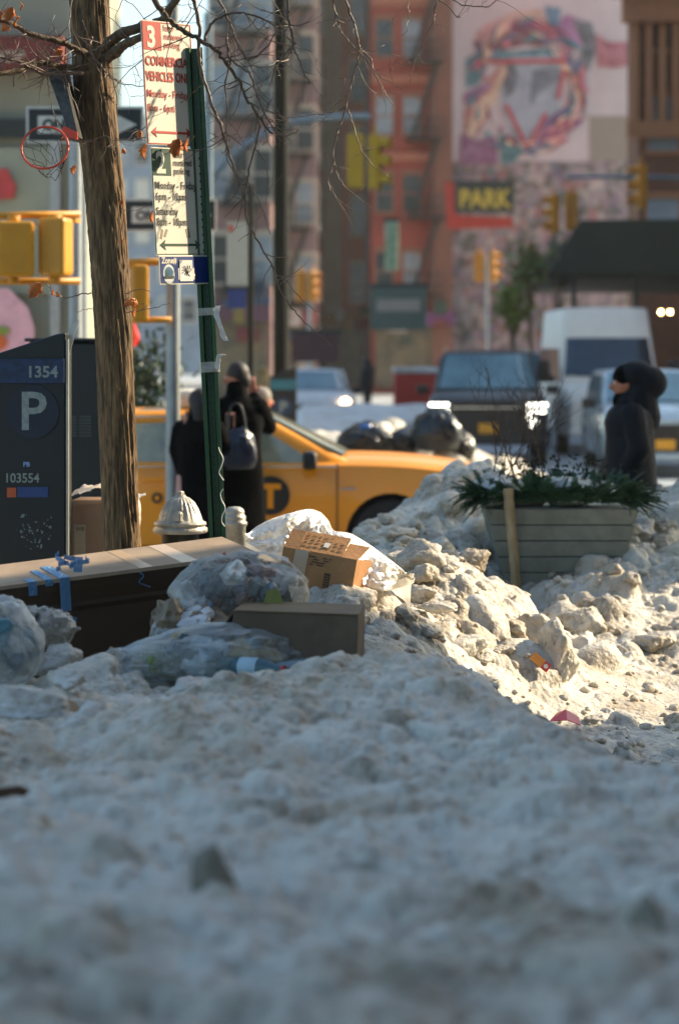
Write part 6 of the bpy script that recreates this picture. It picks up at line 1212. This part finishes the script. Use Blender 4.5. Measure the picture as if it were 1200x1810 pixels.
MB().add([(-.07, -.04, 0), (.01, -.05, .022), (.07, -.03, -.003), (.05, .05, 0), (-.01, .05, .028), (-.05, .06, 0), (-.07, -.04, -.003), (.01, -.05, .018), (.07, -.03, -.006), (.05, .05, -.004), (-.01, .05, .024), (-.05, .06, -.004)], [(0, 1, 4, 5), (1, 2, 3, 4), (6, 11, 10, 7), (7, 10, 9, 8), (0, 6, 7, 1), (1, 7, 8, 2), (2, 8, 9, 3), (3, 9, 10, 4), (4, 10, 11, 5), (5, 11, 6, 0)]).build('cover', mat('bright_pink_red', '#cf2f38', .35), r)
# black bags beyond the taxi
BBM = mat('black_bin_bag', '#0b0f0e', .22, var=.4, scale=6, bump=.5, bscale=18); BBB = mat('dark_blue_black_bag', '#111c24', .2, var=.4, scale=6, bump=.5, bscale=18)
for i, (px, py, w_, h_, m, lab) in enumerate(((645, 780, 108, 60, BBM, 'black rubbish bag at the left end of the row beyond the taxi bonnet'), (712, 785, 70, 48, BBM, 'low black rubbish bag in the middle of the row beyond the taxi'), (725, 772, 52, 40, BBB, 'small bluish black bag squeezed behind the row beyond the taxi'), (772, 768, 92, 84, BBB, 'big shiny blue-black rubbish bag beside the SUV, tallest of the row'), (815, 790, 50, 50, BBM, 'black rubbish bag at the right end of the row, next to the planter twigs'))):
    d = 25.6+.25*(i % 3); r = empty('bin_bag', P(px, py, d), 0, lab, 'rubbish bag', 'black rubbish bags on the far snowbank'); v, f = bag((0, 0, 0), (w_/2*d/FPX, .4*w_/2*d/FPX+.1, h_/2*d/FPX*1.15), 60+i, 5, .1, (.2, 0, 1), .14, i, .12); MB().add(v, f).build('bag_skin', m, r, True)
    if i == 0:
        MB().ell((.0, -.2, h_/2*d/FPX*.9), (.07, .03, .03), 10, 6).build('blue_tie', mat('blue_bag_tie', '#2f62a8'), r, True)

# ---------------------------------------------------------------- planter
PD = 14.9; pl = empty('planter', P(985, 1010, PD), 0, 'tapered grey slatted planter box half buried in snow, filled with cut evergreens', 'planter'); k = PD/FPX
PGR = mat('grey_painted_slats', '#7a7c70', .65, var=.22, scale=7)
def pz(py): return (1010-py)*k
zt0 = pz(893); mb = MB(); ns = 5; zb1 = pz(1060)
for i in range(ns+1):
    za = zb1+(zt0-zb1)*i/(ns+1); zb2 = zb1+(zt0-zb1)*(i+1)/(ns+1)-.006
    def ww(z): t_ = (z-pz(1010))/(zt0-pz(1010)); return (102+31*t_)*k, 0.26+.06*t_
    (w0, d0), (w1, d1) = ww(za), ww(zb2); mb.rings([[Vector((-w0, -d0, za)), Vector((w0, -d0, za)), Vector((w0, d0, za)), Vector((-w0, d0, za))], [Vector((-w1, -d1, zb2)), Vector((w1, -d1, zb2)), Vector((w1, d1, zb2)), Vector((-w1, d1, zb2))]])
mb.build('slatted_box', PGR, pl, bevel=.003)
mb = MB(); (w0, d0), (w1, d1) = ww(zb1), ww(zt0); mb.rings([[Vector((-w0+.02, -d0+.02, zb1)), Vector((w0-.02, -d0+.02, zb1)), Vector((w0-.02, d0-.02, zb1)), Vector((-w0+.02, d0-.02, zb1))], [Vector((-w1+.02, -d1+.02, zt0-.02)), Vector((w1-.02, -d1+.02, zt0-.02)), Vector((w1-.02, d1-.02, zt0-.02)), Vector((-w1+.02, d1-.02, zt0-.02))]]); mb.build('inner_box', mat('dark_soil_box', '#2a2620'), pl)
ST = mat('weathered_wood_stake', '#b09a74', .8, color2='#7a6648', scale=22, stretch=(1, 1, .17))
stk_ = empty('wooden_stake', P(912, 1040, PD-.42), 0, 'weathered wooden stake with peeling bark leaning on the front of the planter', 'stake', rot=(R(-1.5), R(-4.6), 0)); v = smoothpath([(0, 0, -.1), (.002, 0, .2), (-.002, 0, .4), (0, 0, .6)], 8); gg = random.Random(3)
MB().tube(v, [.031+gg.uniform(-.003, .003) for _ in v], 9).build('stake', ST, stk_)
# snow heap in the planter
v, f = rock((0, 0, 0), (.30, .24, .10), 5, 5, 16, .05, .15); tag(MB().add(v, f).build('snow_heap', SNOWC, None, True), 'smooth cap of clean snow lying in the planter among the evergreens', 'snow').location = P(1025, 866, PD)
v, f = rock((0, 0, 0), (.20, .2, .11), 9, 5, 10, .05, .15); tag(MB().add(v, f).build('snow_heap', SNOWC, None, True), 'smaller snow cap at the left end of the planter', 'snow').location = P(900, 872, PD)
FIR = mat('fir_needles', '#2c4c30', .55, var=.45, scale=7); DK = mat('dark_shrub_leaf', '#1a2416', .9, spec=.1, var=.4, scale=9)
gg = random.Random(33); fm = MB()
def spray(p, d, L_, wid=.042):
    d = d.normalized(); up = Vector((0, 0, 1)); s = d.cross(up); s = s.normalized() if s.length > .1 else Vector((1, 0, 0)); n = int(L_/.0045)
    pts = [p+d*L_*i/n+Vector((0, 0, -.25*L_*(i/n)**2*gg.uniform(.9, 1.1))) for i in range(n+1)]; fm.tube(pts[::4]+[pts[-1]], .0035, 4)
    for i in range(2, n):
        for sg in (1, -1):
            l = wid*(1-.6*i/n)*gg.uniform(.8, 1.15); dd = (d*.6+s*sg*1.0+up*gg.uniform(-.15, .45)).normalized(); a = pts[i]; b = a+dd*l; w2 = d*.0016+up*.0007
            fm.add([a-w2, a+w2, b+w2*.5, b-w2*.5], [(0, 1, 2, 3)])
for q in range(420):
    px = gg.uniform(832, 1125) if q > 40 else gg.choice([gg.gauss(845, 22), gg.gauss(1108, 14)]); front_ = gg.random() < .75
    p = P(px, 880, PD)-pl.location+Vector((0, -.30 if front_ else gg.uniform(-.2, .25), gg.uniform(-.02, .05))); ang_ = (px-975)/140
    spray(p, Vector((ang_*1.1+gg.gauss(0, .45), -.55+gg.gauss(0, .4), gg.uniform(0, 1.2) if abs(ang_) < .75 else gg.uniform(-.35, .8))), gg.uniform(.09, .18))
for q in range(150):
    px = gg.uniform(840, 1118); p = P(px, 880, PD)-pl.location+Vector((0, gg.uniform(-.2, .22), gg.uniform(-.01, .06))); spray(p, Vector((gg.gauss((px-975)/260, .4), gg.gauss(-.1, .4), gg.uniform(.6, 1.5))), gg.uniform(.10, .20))
for q in range(34): # boughs hanging out at both ends
    s = -1 if q < 24 else 1; p = P(862 if s < 0 else 1100, 872, PD)-pl.location+Vector((0, -.2, .02)); spray(p, Vector((s*gg.uniform(.5, 1), gg.uniform(-.5, 0), gg.uniform(-.5, .5))), gg.uniform(.14, .24), .045)
fm.build('evergreen_boughs', FIR, pl)
tw = MB(); lv = MB(); gq = random.Random(6)
def bush(p, d, L_, r, dep):
    pts = [p]; v = d.normalized()
    for i in range(6): v = (v+Vector((gq.gauss(0, .16), gq.gauss(0, .16), gq.gauss(.05, .1)))).normalized(); pts.append(pts[-1]+v*L_/6)
    tw.tube(pts, [r*(1-.5*i/6) for i in range(7)], 5)
    if dep:
        for k_ in range(3): i = gq.randrange(2, 6); bush(pts[i], v+Vector((gq.gauss(0, .7), gq.gauss(0, .6), gq.uniform(-.1, .6))), L_*gq.uniform(.45, .75), r*.6, dep-1)
for px, ln in ((868, .40), (885, .48), (905, .55), (925, .50), (940, .52), (958, .42), (880, .35), (915, .42)): bush(P(px, 862, PD)-pl.location+Vector((0, gq.uniform(-.1, .15), 0)), Vector((gq.uniform(-.45, .45), gq.uniform(-.2, .2), 1)), ln, .0055, 3)
for px, ln, nn in ((1035, .24, 26), (1050, .20, 20), (1012, .16, 14), (930, .20, 40), (945, .2, 30), (890, .18, 30), (985, .22, 34), (1095, .17, 20)):
    p = P(px, 868, PD)-pl.location+Vector((0, .05, 0)); tw.tube([p, p+Vector((.01, 0, ln))], .004, 5)
    for q in range(nn):
        c = p+Vector((gq.gauss(0, .045), gq.gauss(0, .04), gq.uniform(.2, 1)*ln)); a = Vector((gq.gauss(0, 1), gq.gauss(0, 1), gq.gauss(0, 1))).normalized()*.022; b = a.orthogonal().normalized()*.010; lv.add([c-a, c+b, c+a, c-b], [(0, 1, 2, 3)])
tw.build('bare_twigs', mat('reddish_bare_twig', '#3c2a20', .7), pl)['kind'] = 'stuff'; lv.build('dark_leaves', DK, pl)
# greenery by the shed and graffiti
def shrub(px, py, d, sx, sz, n, m, label, trunkz=True):
    r = empty('potted_tree', (X(px, d), d, .14), 0, label, 'plant', 'street greenery'); c = EYE-(py-HOR)*d/FPX-.14; gs = random.Random(int(px)); mb = MB()
    cl = [(gs.gauss(0, sx*.5), gs.gauss(0, sx*.4), gs.gauss(0, sz*.5), gs.uniform(.15, .4)) for _ in range(26)]
    for q in range(n):
        x, y, z, s = gs.choice(cl); p = Vector((x+gs.gauss(0, s*.5), y+gs.gauss(0, s*.5), c+z+gs.gauss(0, s*.5))); a = Vector((gs.gauss(0, 1), gs.gauss(0, 1), gs.gauss(0, 1))).normalized()*.10; b = a.orthogonal().normalized()*.05; mb.add([p-a, p+b, p+a, p-b], [(0, 1, 2, 3)])
    mb.build('crown', m, r); MB().tube(smoothpath([(0, 0, 0), (.03, 0, c*.5), (-.02, 0, c)]), [.06]*8+[.05]*5 if False else .05, 8).build('trunk', TWIG, r)
    for sgn in (1, -1): MB().tube([(0, 0, c*.6), (sgn*sx*.5, 0, c+sz*.2)], .025, 6).build('limb', TWIG, r)
shrub(935, 470, 57, .30, .38, 520, mat('olive_leaves', '#66743a', .6, var=.4, scale=2), 'olive green bushy tree in front of the dark shed end')
shrub(905, 545, 55, .24, .28, 420, mat('yellow_green_leaves', '#6d7a28', .6, var=.4, scale=2), 'small yellow-green bush above the queued cars')
shrub(985, 470, 59.5, .6, .45, 500, mat('grey_green_leaves', '#566250', .6, var=.4, scale=2), 'dark grey-green tree merging with the shed')

# ---------------------------------------------------------------- the winter air
hz_ = MB().bx(-90, 90, -3, 225, -1.06, 34).mesh('haze'); HM = bpy.data.materials.new('thin_winter_haze'); HM.use_nodes = True; nt = HM.node_tree; nt.nodes.clear()
ho = nt.nodes.new('ShaderNodeOutputMaterial'); hv = nt.nodes.new('ShaderNodeVolumePrincipled'); hv.inputs['Density'].default_value = .00045; hv.inputs['Color'].default_value = (.97, .93, .86, 1); hv.inputs['Anisotropy'].default_value = .35
nt.links.new(hv.outputs[0], ho.inputs['Volume']); hz_.materials.append(HM); ho_ = bpy.data.objects.new('haze', hz_); COL.objects.link(ho_); ho_['kind'] = 'stuff'
